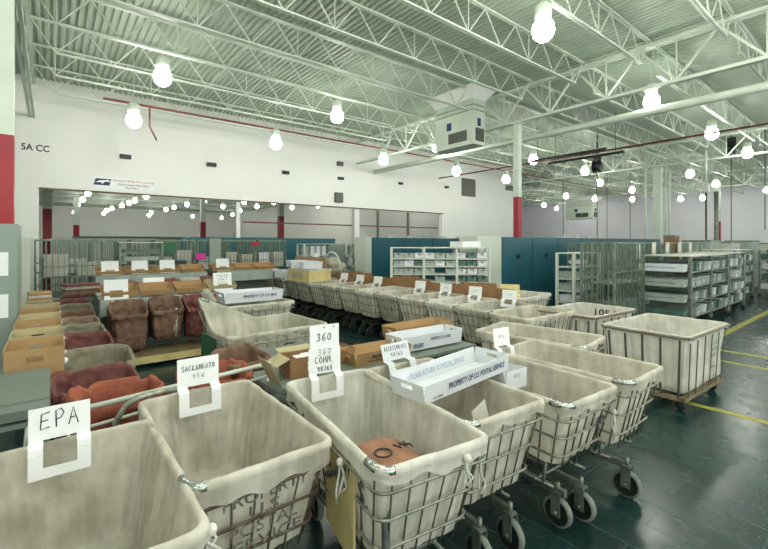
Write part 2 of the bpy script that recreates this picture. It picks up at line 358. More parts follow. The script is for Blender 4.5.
# hanging air unit
def air_unit(loc, label, scale=1.):
    u = thing('hanging_air_unit', label, 'air unit', loc)
    b = MB(); b.box(0, .62, 0, 1.72, 0, 1.12); b.build('housing', 'whitepaint', u)
    b = MB(); b.box(.0, .62, 0, 1.72, 1.15, 1.28); b.box(.0, .62, 0, 1.72, 1.31, 1.5); b.build('collar', 'whitepaint', u)
    b = MB(); b.box(.03, .59, .03, 1.69, 1.12, 1.31); b.build('seam', 'vent', u)
    b = MB(); b.hexa([(0, 0, 1.5), (.62, 0, 1.5), (.62, 1.72, 1.5), (0, 1.72, 1.5), (-.2, -.2, 1.9), (1.0, -.2, 1.9), (1.0, 1.95, 1.9), (-.2, 1.95, 1.9)]); b.build('duct', 'wall', u)
    for y0, y1 in ((.62, 1.02), (1.04, 1.42)):
        b = MB(); b.box(-.02, 0, y0-.35, y1-.35, .15, .5)
        for k in range(7): b.box(-.03, -.02, y0-.34, y1-.36, .18+k*.045, .195+k*.045)
        b.build('grille', 'vent', u)
    b = MB(); b.box(.12, .55, -.02, 0, .12, .55)
    for k in range(7): b.box(.13, .54, -.03, -.02, .16+k*.05, .175+k*.05)
    b.build('grille', 'vent', u)
    for (x0, x1, y0, y1) in ((-.015, 0, .95, 1.15), (.22, .38, -.015, 0)):
        b = MB(); b.box(x0, x1, y0, y1, .62, .88); b.build('sign', 'bluei', u)
    return u
air_unit((10.8, 8.83, 5.26), 'big white boxy air unit hanging from the ceiling above the middle of the hall')
u2 = air_unit((39.5, 18.2, 4.3), 'small far white air unit hanging in front of the bright far wall'); u2.scale = (1.7, 1.5, 1.1)

# lamps
def lamp0():
    L = thing('bay_lamp', '', 'lamp', (0, 0, 5.9), 0, 'glowing globe bay lamps')
    g = MB(); n = 12; g.lathe([(.001, -.215), (.09, -.2), (.17, -.13), (.2, -.02), (.18, .09), (.12, .17), (.09, .2)], 14)
    g.build('globe', 'globe', L)
    h = MB(); h.lathe([(.1, .2), (.13, .2), (.15, .24), (.15, .42), (.08, .48), (.001, .48)], 12); h.tube([(0, 0, .48), (0, 0, 1.27)], .012, 4); h.build('ballast', 'whitepaint', L)
    return L
L0 = lamp0()
lamps = [
 (7.03, 4.13, 'large glowing globe lamp nearest at the top right of centre'),
 (2.06, 10.9, 'glowing globe lamp upper left, the larger of the left pair'),
 (1.82, 13.45, 'glowing globe lamp at left before the white wall above the dark speaker'),
 (6.88, 10.9, 'glowing globe lamp left of the hanging air unit, brighter one'),
 (6.05, 13.5, 'glowing globe lamp by the back wall above the middle of the opening'),
 (12.9, 4.35, 'glowing globe lamp over the white pipes right of the air unit'),
 (10.7, 13.4, 'glowing globe lamp just left of and below the air unit by the back wall'),
 (15.15, 13.4, 'glowing globe lamp below the air unit near the end of the back wall'),
 (18.4, 4.3, 'glowing globe lamp at right, first beyond the pipes'),
 (23.6, 4.27, 'glowing globe lamp at the right beside the black cable reel'),
 (17.7, 10.9, 'glowing globe lamp right of the slim white column top'),
 (12.3, 11.9, 'globe lamp hidden close behind the air unit'),
 (19.2, 13.45, 'small globe lamp left of the slim white column top'),
 (22.61, 10.83, 'small globe lamp above the black reel right of centre'),
 (28.23, 7.59, 'small globe lamp right of the thick white column'),
 (27.9, 12.39, 'small globe lamp just left of the thick white column'),
 (34.36, 7.81, 'small globe lamp above the far red based column'),
 (33.41, 17.58, 'distant globe lamp before the far wall, third from its left end'),
 (37.4, 17.05, 'distant globe lamp directly in front of the far air unit'),
 (33.42, 12.55, 'distant globe lamp left of the thick white column, low'),
 (43.5, 12.4, 'distant globe lamp close to the far wall, right of the thick column'),
 (44.3, 11.0, 'distant globe lamp close to the far wall, next one right'),
 (41.18, 6.35, 'distant globe lamp at the right edge near the far wall'),
 (39.56, 23.15, 'distant globe lamp at the left end of the bright far wall'),
 (44.5, 24.5, 'distant globe lamp farthest left low by the far wall'),
 (45.48, 23.12, 'distant globe lamp in front of the far wall, second from left low'),
 (40.5, 15.2, 'added distant globe lamp between the far air unit and the thick white column'), (36, 24, 'added distant low globe lamp left of the far air unit'),  # last four lamps added to brighten the far right wall
 (42, 31, 'added distant globe lamp deep behind the end of the back wall'), (43.5, 3, 'added distant globe lamp by the far wall near the right edge')]
behind = [(7, -1.5), (12.5, -1.4), (18.5, -1.4), (2, -1.8), (2, 5.3), (4.6, 1.6), (-.4, 1.7), (-3.3, 5.3), (-3.3, -.9), (-4.5, 11), (24, -3), (31, -1), (38, 0), (45, 2), (9.5, 1.2), (5, -5), (0, -5), (2.3, 2.9), (4.6, -1.6), (-.4, -1.7), (7.2, 1.3), (.4, .2), (3.2, .3)]  # unseen lamps added along the hall grid and between, to brighten the foreground
farl = [(2.22, 53.04), (2.3, 46.5), (2.35, 40.63), (5.38, 60.5), (5.53, 56.84), (5.91, 51.57), (6.14, 44.68), (6.34, 40.21), (6.1, 48), (10.23, 61.0), (10.68, 54.57), (10.77, 50.9), (10.96, 46.05), (11.42, 41.67), (14.75, 40.27), (14.61, 46.17), (18.06, 50.64), (17.49, 43.87), (17.03, 38.44), (21.03, 42.68), (22.03, 38.66), (19.82, 58.5), (16.5, 33), (19.5, 28), (6, 30), (12, 27), (22.3, 26), (2.4, 60), (2.4, 66), (-3, 64), (5.6, 67), (11, 67.5), (16.5, 66), (21, 67), (-3, 50), (-3, 35), (-1.5, 24)]  # deepest lamps are added to brighten the far hall and its end wall
first = True
for i, (x, y, lab) in enumerate(lamps):
    if first: L0.location = (x, y, 5.9); L0['label'] = lab; first = False
    else:
        low = 13.3 < y < 13.55 and x < 20; lp = dup(L0, (x, y, 5.43 if low else 5.9), 0, lab)
        if low:
            rd = MB(); rd.tube([(0, 0, 1.2), (0, 0, 1.74)], .014, 5); rd.build('hanging_rod', 'whitepaint', lp)
for i, (x, y) in enumerate(behind): dup(L0, (x, y, 5.9), 0, 'near hall globe lamp added out of view as fill, %d right %d ahead' % (round(x*10), round(y*10)))
for i, (x, y) in enumerate(farl):
    row = 'left row' if x < 4 else 'second row' if x < 8 else 'third row' if x < 13 else 'right rows'
    dup(L0, (x, y, 5.95), 0, 'small globe lamp beyond the opening, %s, some %.1f steps behind the wall' % (row, y-17))

# cable reels and drops
def drop(x, y, ztop, zbot, lab, reel=True, m='darksteel', r=.02, box=None):
    t = thing('cable_drop', lab, 'cable', (x, y, 0), 0, 'hanging cables and reels')
    mb = MB(); mb.tube([(0, 0, ztop if reel or r > .03 else 7.15), (.02, 0, (ztop+zbot)/2), (0, 0, zbot)], r, 5); mb.build('cable', m, t)
    if reel:
        q = MB(); q.lathe([(.02, -.14), (.3, -.14), (.3, -.1), (.2, -.1), (.2, .1), (.3, .1), (.3, .14), (.02, .14)], 14, (0, 0, ztop+.25), 'y'); q.box(-.05, .05, -.18, .18, ztop+.3, ztop+.75); q.box(-.02, .02, -.02, .02, ztop+.7, 7.15); q.build('reel', 'black', t)
    if box:
        q = MB(); q.box(-.12, .12, -.12, .12, box, box+.3); q.build('junction_box', 'palecab', t)
    return t
for x, y, zt, zb, rl, lab in [
    (20.47, 9.23, 5.4, 0.0, True, 'black cable reel hanging right of the slim column with its long cord'),
    (24.96, 13.32, 5.9, 0, False, 'thin dark cable dropping to the teal cabinets near their left end'),
    (29.31, 11.13, 5.0, 0, False, 'dark cable drop in front of the far wall left of the thick white column'),
    (25.49, 5.21, 6.3, 0, True, 'black cable reel near the ceiling at right with a thin red cord'),
    (25.43, 3.99, 4.4, 2.6, False, 'short dark cable hanging at the extreme right edge'),
    (31.27, 13.4, 5.2, 2.2, False, 'faint thin cable in front of the far wall right of the far air unit'),
]:
    drop(x, y, zt, zb, lab, rl)
t = drop(23.33, 5.67, 4.4, 0, 'power pole with white upper half and a small junction box at right', False, 'darksteel', .04, 4.3)
mb = MB(); mb.tube([(0, 0, 4.5), (0, 0, 6.2)], .045, 6); mb.build('upper_pole', 'whitepaint', t)
drop(26.18, 5.95, 4.6, 0, 'grey power pole just left of the far red based column', False, 'steel', .1)

# things on the back wall
def wallbox(x, z, w, h, lab, name='wall_speaker', m='black', cat='speaker', back=True):
    t = thing(name, lab, cat, (x, YW, z))
    if back: q = MB(); q.box(-w*.6, w*.15, -.02, 0, -h, h*2.2); q.build('mount', 'wall', t)
    q = MB(); q.box(-w/2, w/2, -.14, -.02 if back else 0, -h/2, h/2)
    for k in range(4): q.box(-w/2+.02, w/2-.02, -.15, -.14, -h/2+h*(k+.3)/4.4, -h/2+h*(k+.6)/4.4)
    q.build('body', m, t)
wallbox(2.04, 5.0, .34, .14, 'small dark speaker on the white wall right of the left lamp')
wallbox(4.92, 5.06, .34, .14, 'small dark speaker on the white wall, second from left')
wallbox(8.04, 5.08, .3, .14, 'small dark speaker on the white wall below the lamp, third from left')
wallbox(10.89, 5.1, .3, .12, 'small dark speaker on the white wall above the square dark vent')
wallbox(10.85, 5.8, .3, .2, 'small grey vent high on the white wall above the dark ones', 'wall_vent', 'vent', 'vent', False)
wallbox(10.78, 4.18, .42, .46, 'square dark vent on the white wall near the right end of the opening', 'wall_vent', 'vent', 'vent', False)
wallbox(14.7, 5.2, .25, .12, 'tiny dark speaker on the wall left below the air unit')
wallbox(18.3, 5.3, .25, .12, 'tiny dark speaker on the wall below the air unit')
mb = MB(); mb.box(19.7, 21.0, YW-.03, YW, 4.9, 6.0); tag(mb.build('wall_panel', 'vent'), 'grey louvred panel high on the wall right of the air unit', 'panel')
mb = MB(); mb.box(24.2, 25.1, YW-.03, YW, 5.6, 5.95); tag(mb.build('wall_panel', 'vent'), 'small grey panel at the right end of the back wall', 'panel')
b = thing('banner', 'white banner with a blue eagle emblem and red and black print above the opening', 'banner', (2.05, YW, 4.05))
q = MB(); q.box(-.95, .95, -.015, 0, -.2, .2); q.build('sheet', 'sign', b)
q = MB(); q.add([(-.92, -.02, -.09), (-.47, -.02, -.09), (-.42, -.02, .13), (-.86, -.02, .13)], [(0, 1, 2, 3)]); q.build('emblem', 'navy', b)
q = MB(); q.add([(-.88, -.024, .0), (-.74, -.024, .07), (-.5, -.024, .1), (-.44, -.024, .03), (-.6, -.024, .03), (-.68, -.024, -.06), (-.7, -.024, .0)], [(0, 1, 6), (1, 2, 3, 4), (1, 4, 6), (6, 4, 5)]); q.build('eagle', 'sign', b)
text('General Mail Processing', 1.25, .09, frame((.25, -.02, .1), (1, 0, 0), (0, 0, 1)), 'redink', b)
text('United States Post Office', .95, .075, frame((.25, -.02, -.02), (1, 0, 0), (0, 0, 1)), 'navy', b)
text('Annex', .4, .06, frame((.2, -.02, -.12), (1, 0, 0), (0, 0, 1)), 'navy', b)
sg = thing('wall_sign', 'black letters 5A CC on the white wall beside the left column', 'sign', (-.36, YW, 4.98))
q = MB(); q.box(-.45, .45, -.01, 0, -.17, .17); q.build('plate', 'wall', sg)
text('5A CC', .68, .21, frame((0, -.013, 0), (1, 0, 0), (0, 0, 1)), 'ink', sg, bold=.02)

# ------------------------------------------------------------ hampers
def rrect(w, l, r, n=150):
    w2, l2 = w/2, l/2; segs = []
    per = [('l', (-w2+r, -l2), (w2-r, -l2)), ('a', (w2-r, -l2+r), -PI/2), ('l', (w2, -l2+r), (w2, l2-r)), ('a', (w2-r, l2-r), 0),
           ('l', (w2-r, l2), (-w2+r, l2)), ('a', (-w2+r, l2-r), PI/2), ('l', (-w2, l2-r), (-w2, -l2+r)), ('a', (-w2+r, -l2+r), PI)]
    ks = [int(n*.16), 5, int(n*.28), 5, int(n*.16), 5, int(n*.28), 5]
    pts = []
    for (s_, k) in zip(per, ks):
        for i in range(k):
            f = i/k
            if s_[0] == 'l': pts.append((s_[1][0]+(s_[2][0]-s_[1][0])*f, s_[1][1]+(s_[2][1]-s_[1][1])*f))
            else: a = s_[2]+PI/2*f; pts.append((s_[1][0]+r*math.cos(a), s_[1][1]+r*math.sin(a)))
    return pts
def nz(*p): return noise.noise(Vector(p))
def liner_rings(w, l, zt, zb, wb, lb, ysh=0., seed=0., flap=.07, rough=1., raise_fn=None):
    """canvas bag: from its floor up the inside, over the rim and down in a short flap"""
    rings = []
    def ring(W, Lh, z, off=0., amp=0., drop_=0., f=0., ridge=0.):
        P = rrect(W+2*off, Lh+2*off, .05+off*.5); R = []
        for i, (x, y) in enumerate(P):
            a = i/len(P)*PI*2
            d = amp*rough*(nz(math.cos(a)*3+seed, math.sin(a)*3, z*2.5)*1.1+.5*nz(math.cos(a)*11+seed, math.sin(a)*11, z*3)-.25)
            L_ = math.hypot(x, y) or 1
            if ridge:
                if abs(abs(y)-(Lh/2+off)) < .03: u_ = x/max(W-.1, .1)*5; dd = (u_-round(u_-.5)-.5)*W/5
                else: u_ = y/max(Lh-.1, .1)*9; dd = (u_-round(u_-.5)-.5)*Lh/9
                d = min(d, .002)-ridge*math.exp(-(dd/.014)**2)
            dz = drop_*nz(math.cos(a)*5+seed+9, math.sin(a)*5, 1.7)
            if raise_fn: dz += raise_fn(x, y)*f
            R.append((x+x/L_*d, y+y/L_*d+ysh*(1-f), z+dz))
        return R
    rings.append(ring(wb*.1, lb*.1, zb+.02)); rings.append(ring(wb*.6, lb*.6, zb+.012, 0, .02, .03)); rings.append(ring(wb*.93, lb*.95, zb+.01, 0, .02))
    n = 9
    for i in range(n+1):
        f = i/n; z = zb+.03+(zt-zb-.05)*f
        am = .03*(1-abs(f-.45)*1.2)
        rings.append(ring(wb+(w-wb)*f, lb+(l-lb)*f, z, 0, am, 0, f, .024*(1-f**4)))
    for off, dz in ((.0, .002), (.004, .014), (.015, .022), (.03, .015), (.035, -.002), (.034, -.02), (.03, -.032), (.03, -flap)):
        rings.append(ring(w, l, zt+dz, off, .004+.006*(dz < -.03), .05 if dz == -flap else .006, 1))
    return rings
def make_hamper(label, w=.64, l=1.2, zt=.96, zb=.42, wb=.52, lb=.98, seed=0., canvas='canvas', wirem='darkwire', hoopm='wire', name='wire_hamper', nose=None, flap=.07, extra=True, raise_fn=None, cat='hamper', dark=None, group='canvas lined wire hampers'):
    t = thing(name, label, cat, (0, 0, 0), 0, group)
    ysh = (l-lb)*.12
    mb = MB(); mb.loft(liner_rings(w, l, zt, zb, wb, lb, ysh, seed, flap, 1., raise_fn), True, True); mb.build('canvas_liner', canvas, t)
    g = MB()
    zs = [zt-.1, zt-.1-(zt-.1-zb)*.36, zt-.1-(zt-.1-zb)*.72]
    if not extra: zs = [zt-.09]+zs[1:]
    def dim(z, off):
        f = (z-zb)/(zt-zb); return wb+(w-wb)*f+2*off, lb+(l-lb)*f+2*off, ysh*(1-f)
    def rz_(x, y, z): return raise_fn(x, y)*((z-zb)/(zt-zb)) if raise_fn else 0.
    for k, z in enumerate(zs):
        W, Lh, sh = dim(z, .022 if k else .04); hp = MB(); hp.tube([(x, y+sh, z+rz_(x, y, z)) for x, y in rrect(W, Lh, .07, 72)], .0085, 5, True); hp.build('wire_hoop', hoopm, t)
    W1, L1, s1 = dim(zt-.02, .02); W0, L0_, s0 = dim(zb, .008)
    nx = 5; ny = 9
    top = []; bot = []
    for i in range(nx+1):
        f = -.5+i/nx
        for sg_ in (-1, 1):
            top.append((f*(W1-.12), sg_*L1/2+s1, zt-.045)); bot.append((f*(W0-.1), sg_*L0_/2+s0, zb))
    for i in range(ny+1):
        f = -.5+i/ny
        for sg_ in (-1, 1):
            top.append((sg_*W1/2, f*(L1-.12)+s1, zt-.045)); bot.append((sg_*W0/2, f*(L0_-.1)+s0, zb))
    for p, q in zip(top, bot):
        p = (p[0], p[1], p[2]+rz_(p[0], p[1], zt)); g.tube([p, q], .0058, 4)
    g.build('wire_basket', wirem, t)
    rm = MB()   # chrome rim tube showing at the corners, where the canvas parts
    R = rrect(w+.036, l+.036, .068, 72)
    n = len(R); c3 = 15+int(72*.16)*2+int(72*.28)*2
    for c in (c3,):
        rm.tube([(R[(c+j) % n][0], R[(c+j) % n][1], zt+.002+rz_(*R[(c+j) % n], zt)) for j in range(-1, 6)], .023, 10)
    rm.build('rim_tube', 'chrome', t)
    ch = MB(); zr = .25
    nose = nose or [(-.14, 0), (.14, 0)]
    for (nx_, _) in nose:
        ch.bar((nx_, -l/2+.1, zr), (nx_, l/2-.1, zr), .035, .05)
    for yy in (-l/2+.3, l/2-.25): ch.tube([(-w*.36, yy, zr+.04), (w*.36, yy, zr+.04)], .012, 6)
    for sx in (-1, 1):
        for sy in (-1, 1): ch.tube([(sx*wb*.4, sy*lb*.38+ysh, zb), (sx*wb*.4, sy*lb*.36+ysh, zr+.03)], .013, 6)
        ch.tube([(sx*wb*.4, -lb*.42, zr+.04), (sx*wb*.4, lb*.42, zr+.04)], .012, 6)
    ch.build('chassis', 'steel', t)
    for (nx_, dy) in nose:
        for sy in (-1, 1):
            y = sy*(l/2-.1)+dy
            f_ = MB(); f_.box(nx_-.03, nx_+.03, y-.03, y+.03, .235, .25); f_.box(nx_-.032, nx_-.026, y-.035, y+.035, .08, .24); f_.box(nx_+.026, nx_+.032, y-.035, y+.035, .08, .24)
            f_.tube([(nx_, y, .24), (nx_, y, .31)], .016, 6); f_.tube([(nx_-.04, y, .105), (nx_+.04, y, .105)], .012, 6)
            cst = f_.build('caster', 'steel', t)
            w_ = MB(); w_.lathe([(.02, -.02), (.07, -.012), (.085, -.02), (.105, -.016), (.105, .016), (.085, .02), (.07, .012), (.02, .02)], 20, (nx_, y, .105), 'x')
            w_.build('wheel', 'rubber', cst)
            w_ = MB(); w_.lathe([(.088, -.0215), (.1055, -.0175), (.1065, 0), (.1055, .0175), (.088, .0215)], 20, (nx_, y, .105), 'x'); w_.build('tyre', 'tyre', cst)
    return t
def liner_of(t): return [c for c in t.children if c.name.startswith('canvas_liner')][0]
def place(t, x, y, rz=0, z=0): t.location = (x, y, z); t.rotation_euler = (0, 0, rz); return t

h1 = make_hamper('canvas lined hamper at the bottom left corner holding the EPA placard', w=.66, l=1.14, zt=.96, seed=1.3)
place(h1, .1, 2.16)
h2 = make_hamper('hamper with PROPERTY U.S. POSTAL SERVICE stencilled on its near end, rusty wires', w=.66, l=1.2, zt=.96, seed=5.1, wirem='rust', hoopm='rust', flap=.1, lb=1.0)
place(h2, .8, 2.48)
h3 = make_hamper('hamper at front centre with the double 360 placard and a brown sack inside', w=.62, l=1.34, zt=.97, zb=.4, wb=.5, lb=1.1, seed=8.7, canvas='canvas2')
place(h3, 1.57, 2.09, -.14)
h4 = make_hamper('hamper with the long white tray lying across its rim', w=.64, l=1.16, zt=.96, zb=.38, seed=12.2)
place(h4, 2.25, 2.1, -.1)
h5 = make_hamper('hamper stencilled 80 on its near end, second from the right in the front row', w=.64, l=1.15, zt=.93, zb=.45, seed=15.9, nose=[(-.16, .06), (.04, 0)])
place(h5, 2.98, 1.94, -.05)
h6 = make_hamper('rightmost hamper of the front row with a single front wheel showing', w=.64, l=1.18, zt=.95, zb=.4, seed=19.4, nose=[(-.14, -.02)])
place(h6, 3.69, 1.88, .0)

def stencil(t, s, w, h, x, z, y0, lean, m='stencil'):
    text(s, w, h, frame((x, y0, z), (1, 0, 0), (0, -lean, 1)), m, liner_of(t), bold=.012)
def endface(t_l, lb, zt, zb, z, l):   # y of the near end at height z
    f = (z-zb)/(zt-zb); ysh = (l-lb)*.12
    return -(lb+(l-lb)*f)/2+ysh*(1-f)-.02
for s_, w_, z_ in (('PROPERTY', .42, .84), ('U.S.', .17, .755), ('POSTAL', .34, .67), ('SERVICE', .4, .585)):
    stencil(h2, s_, w_, .06, 0., z_, endface(0, 1.0, .96, .42, z_, 1.2)-.02, .08)
stencil(h5, '80', .11, .07, .12, .73, endface(0, .98, .93, .45, .73, 1.15)-.02, .1, 'ink')
text('U.S.', .3, .1, frame((-.29, -.35, .74), (.0, -1, .0), (.06, 0, 1)), 'stencil', liner_of(h3), bold=.01)

# ties on the hamper corners
def tie(x, y, z, lab, seed, L=.22):
    t = MB()
    for k in range(3):
        a = seed+k; t.tube([(0, 0, 0), (.02*math.sin(a), .015*math.cos(a*2), -.3*L), (.035*math.sin(a*1.7), -.01, -.65*L), (.02*math.cos(a), .01*math.sin(a), -L*(.75+.1*k))], .006, 5)
    t.lathe([(.001, -.025), (.018, -.015), (.022, 0), (.015, .015), (.001, .02)], 8)
    return tag(t.build('tie_cord', 'rope', loc=(x, y, z)), lab, 'cord')
tie(1.18, 1.84, .86, 'frayed white cord knotted at the near right corner of the stencilled hamper', 1.)
tie(.47, 1.62, .93, 'bunch of frayed white cord at the near right corner of the EPA hamper', 2.2, .12)
tie(1.79, 1.41, .86, 'white cord hanging at the near right corner of the 360 hamper', 3.1)
tie(1.62, 1.36, .93, 'thin white cord looped over the near rim of the 360 hamper', 4.4, .16)
tie(3.29, 1.36, .74, 'white cord hanging by the corner of the hamper stencilled 80', 5.1)

# bent tube handle between the hampers
q = MB(); q.tube([(1.2, 2.0, .72), (1.27, 1.75, .86), (1.27, 1.64, .88), (1.26, 1.58, .84), (1.25, 1.55, .7), (1.22, 1.5, .0)], .02, 8); tag(q.build('push_handle', 'steel'), 'bent grey tube handle standing between the stencilled hamper and the 360 hamper', 'handle')
q = MB(); q.panel((1.215, 1.75, .35), (.09, .42, 0), (-.0, 0, .52), (-.012, .003, 0)); cs = tag(q.build('cardboard_sheet', 'cardyel'), 'tan cardboard sheet slipped along the left side of the 360 hamper', 'cardboard')

q = MB(); q.tube([(.3, 3.2, .55), (.33, 3.16, .86), (.38, 3.14, .95), (.45, 3.13, .99), (.6, 3.14, 1.0), (.7, 3.15, .97)], .02, 8); tag(q.build('push_handle', 'wire'), 'bent bright tube handle between the EPA placard and the faint placard', 'handle')

# row B
GRPB = 'hampers in the long middle row'
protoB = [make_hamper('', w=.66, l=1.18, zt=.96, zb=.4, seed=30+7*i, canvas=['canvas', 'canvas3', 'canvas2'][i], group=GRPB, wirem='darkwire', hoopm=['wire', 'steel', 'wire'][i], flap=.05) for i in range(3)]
for p_ in protoB:
    for c_ in p_.children:
        for g_ in c_.children:
            if g_.name.startswith('tyre'): g_.data.materials[0] = M['rubber']
        if c_.name.startswith(('caster', 'chassis')): c_.data.materials[0] = M['darksteel']
used = set()
for i in range(14):
    y = 3.5+.745*i; k = i % 3; x = 5.66+random.uniform(-.06, .06)+(.05*min(i, 4)); rz = -PI/2+random.uniform(-.05, .05)
    lab = 'hamper of the long middle row, %s from its near right end' % ORD[i]
    if i == 0: lab = 'nearest hamper of the long middle row, with a dark arch emblem on its near side'
    if k not in used: place(protoB[k], x, y, rz); protoB[k]['label'] = lab; used.add(k); tgt = protoB[k]
    else: tgt = dup(protoB[k], (x, y, 0), rz, lab)
    if i == 0: hB0 = tgt
# arch emblem on B0 (local +X side faces -Y world)
def arch(t, x, y, z, right, r=.13, m='stencil'):
    q = MB(); rt = Vector(right)
    for R_ in (r, r*.72, r*.25):
        pts = [Vector((x, y, z))+rt*(R_*math.cos(a))+Vector((0, 0, R_*math.sin(a))) for a in [PI*2*j/24 for j in range(24)]]
        q.tube(pts, .009, 4, True)
    return q.build('round_emblem', m, t)
arch(liner_of(hB0), .33, -.1, .73, (0, 1, 0))

# middle hampers
def rf(x, y): return .3*max(0, (x*.9+y*1.0-.1))**1.3
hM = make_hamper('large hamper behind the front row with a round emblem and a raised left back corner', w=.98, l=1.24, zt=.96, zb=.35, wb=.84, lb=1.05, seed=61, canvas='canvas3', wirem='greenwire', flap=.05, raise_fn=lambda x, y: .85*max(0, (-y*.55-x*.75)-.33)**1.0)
# local -y -> world -x
place(hM, 2.12, 5.1, -PI/2+.04)
arch(liner_of(hM), .52, .08, .66, (0, 1, 0), .15, 'ink')
q = MB(); q.panel((.51, -.25, .5), (0, .75, 0), (.035, 0, .3), (.004, 0, 0)); q.build('grey_panel', 'trayg', hM)
q = MB(); q.panel((-.36, -.64, .62), (.5, 0, 0), (0, -.0, .28), (0, -.01, 0)); q.build('green_panel', 'green', hM)
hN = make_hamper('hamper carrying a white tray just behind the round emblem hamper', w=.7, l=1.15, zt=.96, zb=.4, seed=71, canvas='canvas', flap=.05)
place(hN, 2.8, 7.15, -PI/2)
hN3 = dup(protoB[2], (7.35, 4.8, 0), -PI/2+.1, 'hamper with the yellowish placard behind the nearest hampers of the long row', 'canvas lined wire hampers')
hN4 = dup(protoB[1], (7.5, 5.7, 0), -PI/2, 'hamper half hidden behind the one with the yellowish placard', 'canvas lined wire hampers')
hN5 = dup(protoB[0], (4.35, 2.62, 0), .15, 'hamper behind the right end of the front row, left of the arch emblem hamper', 'canvas lined wire hampers')

# canvas hampers on wooden dollies
def canvas_hamper(label, w, l, zt, seed, lines=(), inner=None):
    t = thing('canvas_hamper', label, 'hamper', (0, 0, 0), 0)
    zb = .17; wb, lb = w*.94, l*.92
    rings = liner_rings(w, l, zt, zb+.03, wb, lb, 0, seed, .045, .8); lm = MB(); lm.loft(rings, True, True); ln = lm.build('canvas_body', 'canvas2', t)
    def sp(f_, z, off): f = (z-zb)/(zt-zb); return (wb+(w-wb)*f)/2+off, (lb+(l-lb)*f)/2+off
    n = 0
    for sx in (-1, 1):
        for fy in (-.44, -.22, 0, .22, .44):
            s_ = MB(); pts = []
            for z in (zb, (zb+zt)/2, zt-.03):
                a, b_ = sp(0, z, .012); pts.append((sx*a, fy*2*b_*.95, z))
            for p, r_ in zip(pts, pts[1:]): s_.bar(p, r_, .008, .022)
            s_.build('strap', 'strap', t)
    for sy in (-1, 1):
        for fx in (-.46, -.28, -.09, .09, .28, .46):
            s_ = MB(); pts = []
            for z in (zb, (zb+zt)/2, zt-.03):
                a, b_ = sp(0, z, .012); pts.append((fx*2*a*.95, sy*b_, z))
            for p, r_ in zip(pts, pts[1:]): s_.bar(p, r_, .022, .008)
            s_.build('strap', 'strap', t)
    rm = MB(); R = rrect(w+.075, l+.075, .09); rm.tube([(x, y, zt-.005) for x, y in R], .018, 6, True)
    for j in range(0, len(R), 5): rm.lathe([(.001, -.018), (.012, -.012), (.016, 0), (.012, .012), (.001, .018)], 6, (R[j][0]*1.012, R[j][1]*1.012, zt-.008))
    rm.build('bound_rim', 'rimdark', t)
    d = MB(); d.box(-wb/2-.01, wb/2+.01, -lb/2-.01, -lb/2+.06, .13, .175); d.box(-wb/2-.01, wb/2+.01, lb/2-.06, lb/2+.01, .13, .175)
    d.box(-wb/2-.01, -wb/2+.06, -lb/2, lb/2, .13, .174); d.box(wb/2-.06, wb/2+.01, -lb/2, lb/2, .13, .174); d.box(-wb/2+.06, wb/2-.06, -.06, .06, .13, .173); d.build('dolly', 'wood', t)
    for sx in (-1, 1):
        for sy in (-1, 1):
            x, y = sx*(wb/2-.1), sy*(lb/2-.08)
            f_ = MB(); f_.box(x-.04, x+.04, y-.04, y+.04, .115, .13); f_.box(x-.024, x-.018, y-.025, y+.025, .04, .12); f_.box(x+.018, x+.024, y-.025, y+.025, .04, .12); c_ = f_.build('caster', 'darksteel', t)
            w_ = MB(); w_.lathe([(.01, -.015), (.05, -.015), (.055, 0), (.05, .015), (.01, .015)], 14, (x, y, .055), 'x'); w_.build('wheel', 'rubber', c_)
    for s_, w_, z_, xx, m_ in lines:
        text(s_, w_, w_/max(3, len(s_))*1.3, frame((xx, -l/2-.0+(.5-(z_-zb)/(zt-zb))*.0+.02*(zt-z_)-.012, z_), (1, 0, 0), (0, -.05, 1)), m_, ln, bold=.005)
    return t
# local -Y faces world -Y ; width along X
hR = canvas_hamper('big white canvas hamper on a wooden dolly standing alone at the right', 1.42, .95, .9, 3.3,
                   [('U.S.', .14, .72, .22, 'inkfade'), ('POSTAL', .26, .64, .22, 'inkfade'), ('SERVICE', .26, .57, .22, 'inkfade'), ('PROPERTY OF', .24, .42, .2, 'inkfade')])
place(hR, 6.48, 2.02, -.04)
h54 = canvas_hamper('canvas hamper marked 1054 between the long row and the big white hamper', 1.3, .9, .9, 9.9)
place(h54, 6.9, 3.28, -.05)
text('1054', .36, .11, frame((.58, -.02, .79), (0, -1, 0), (.06, 0, 1)), 'ink', h54, bold=.015)

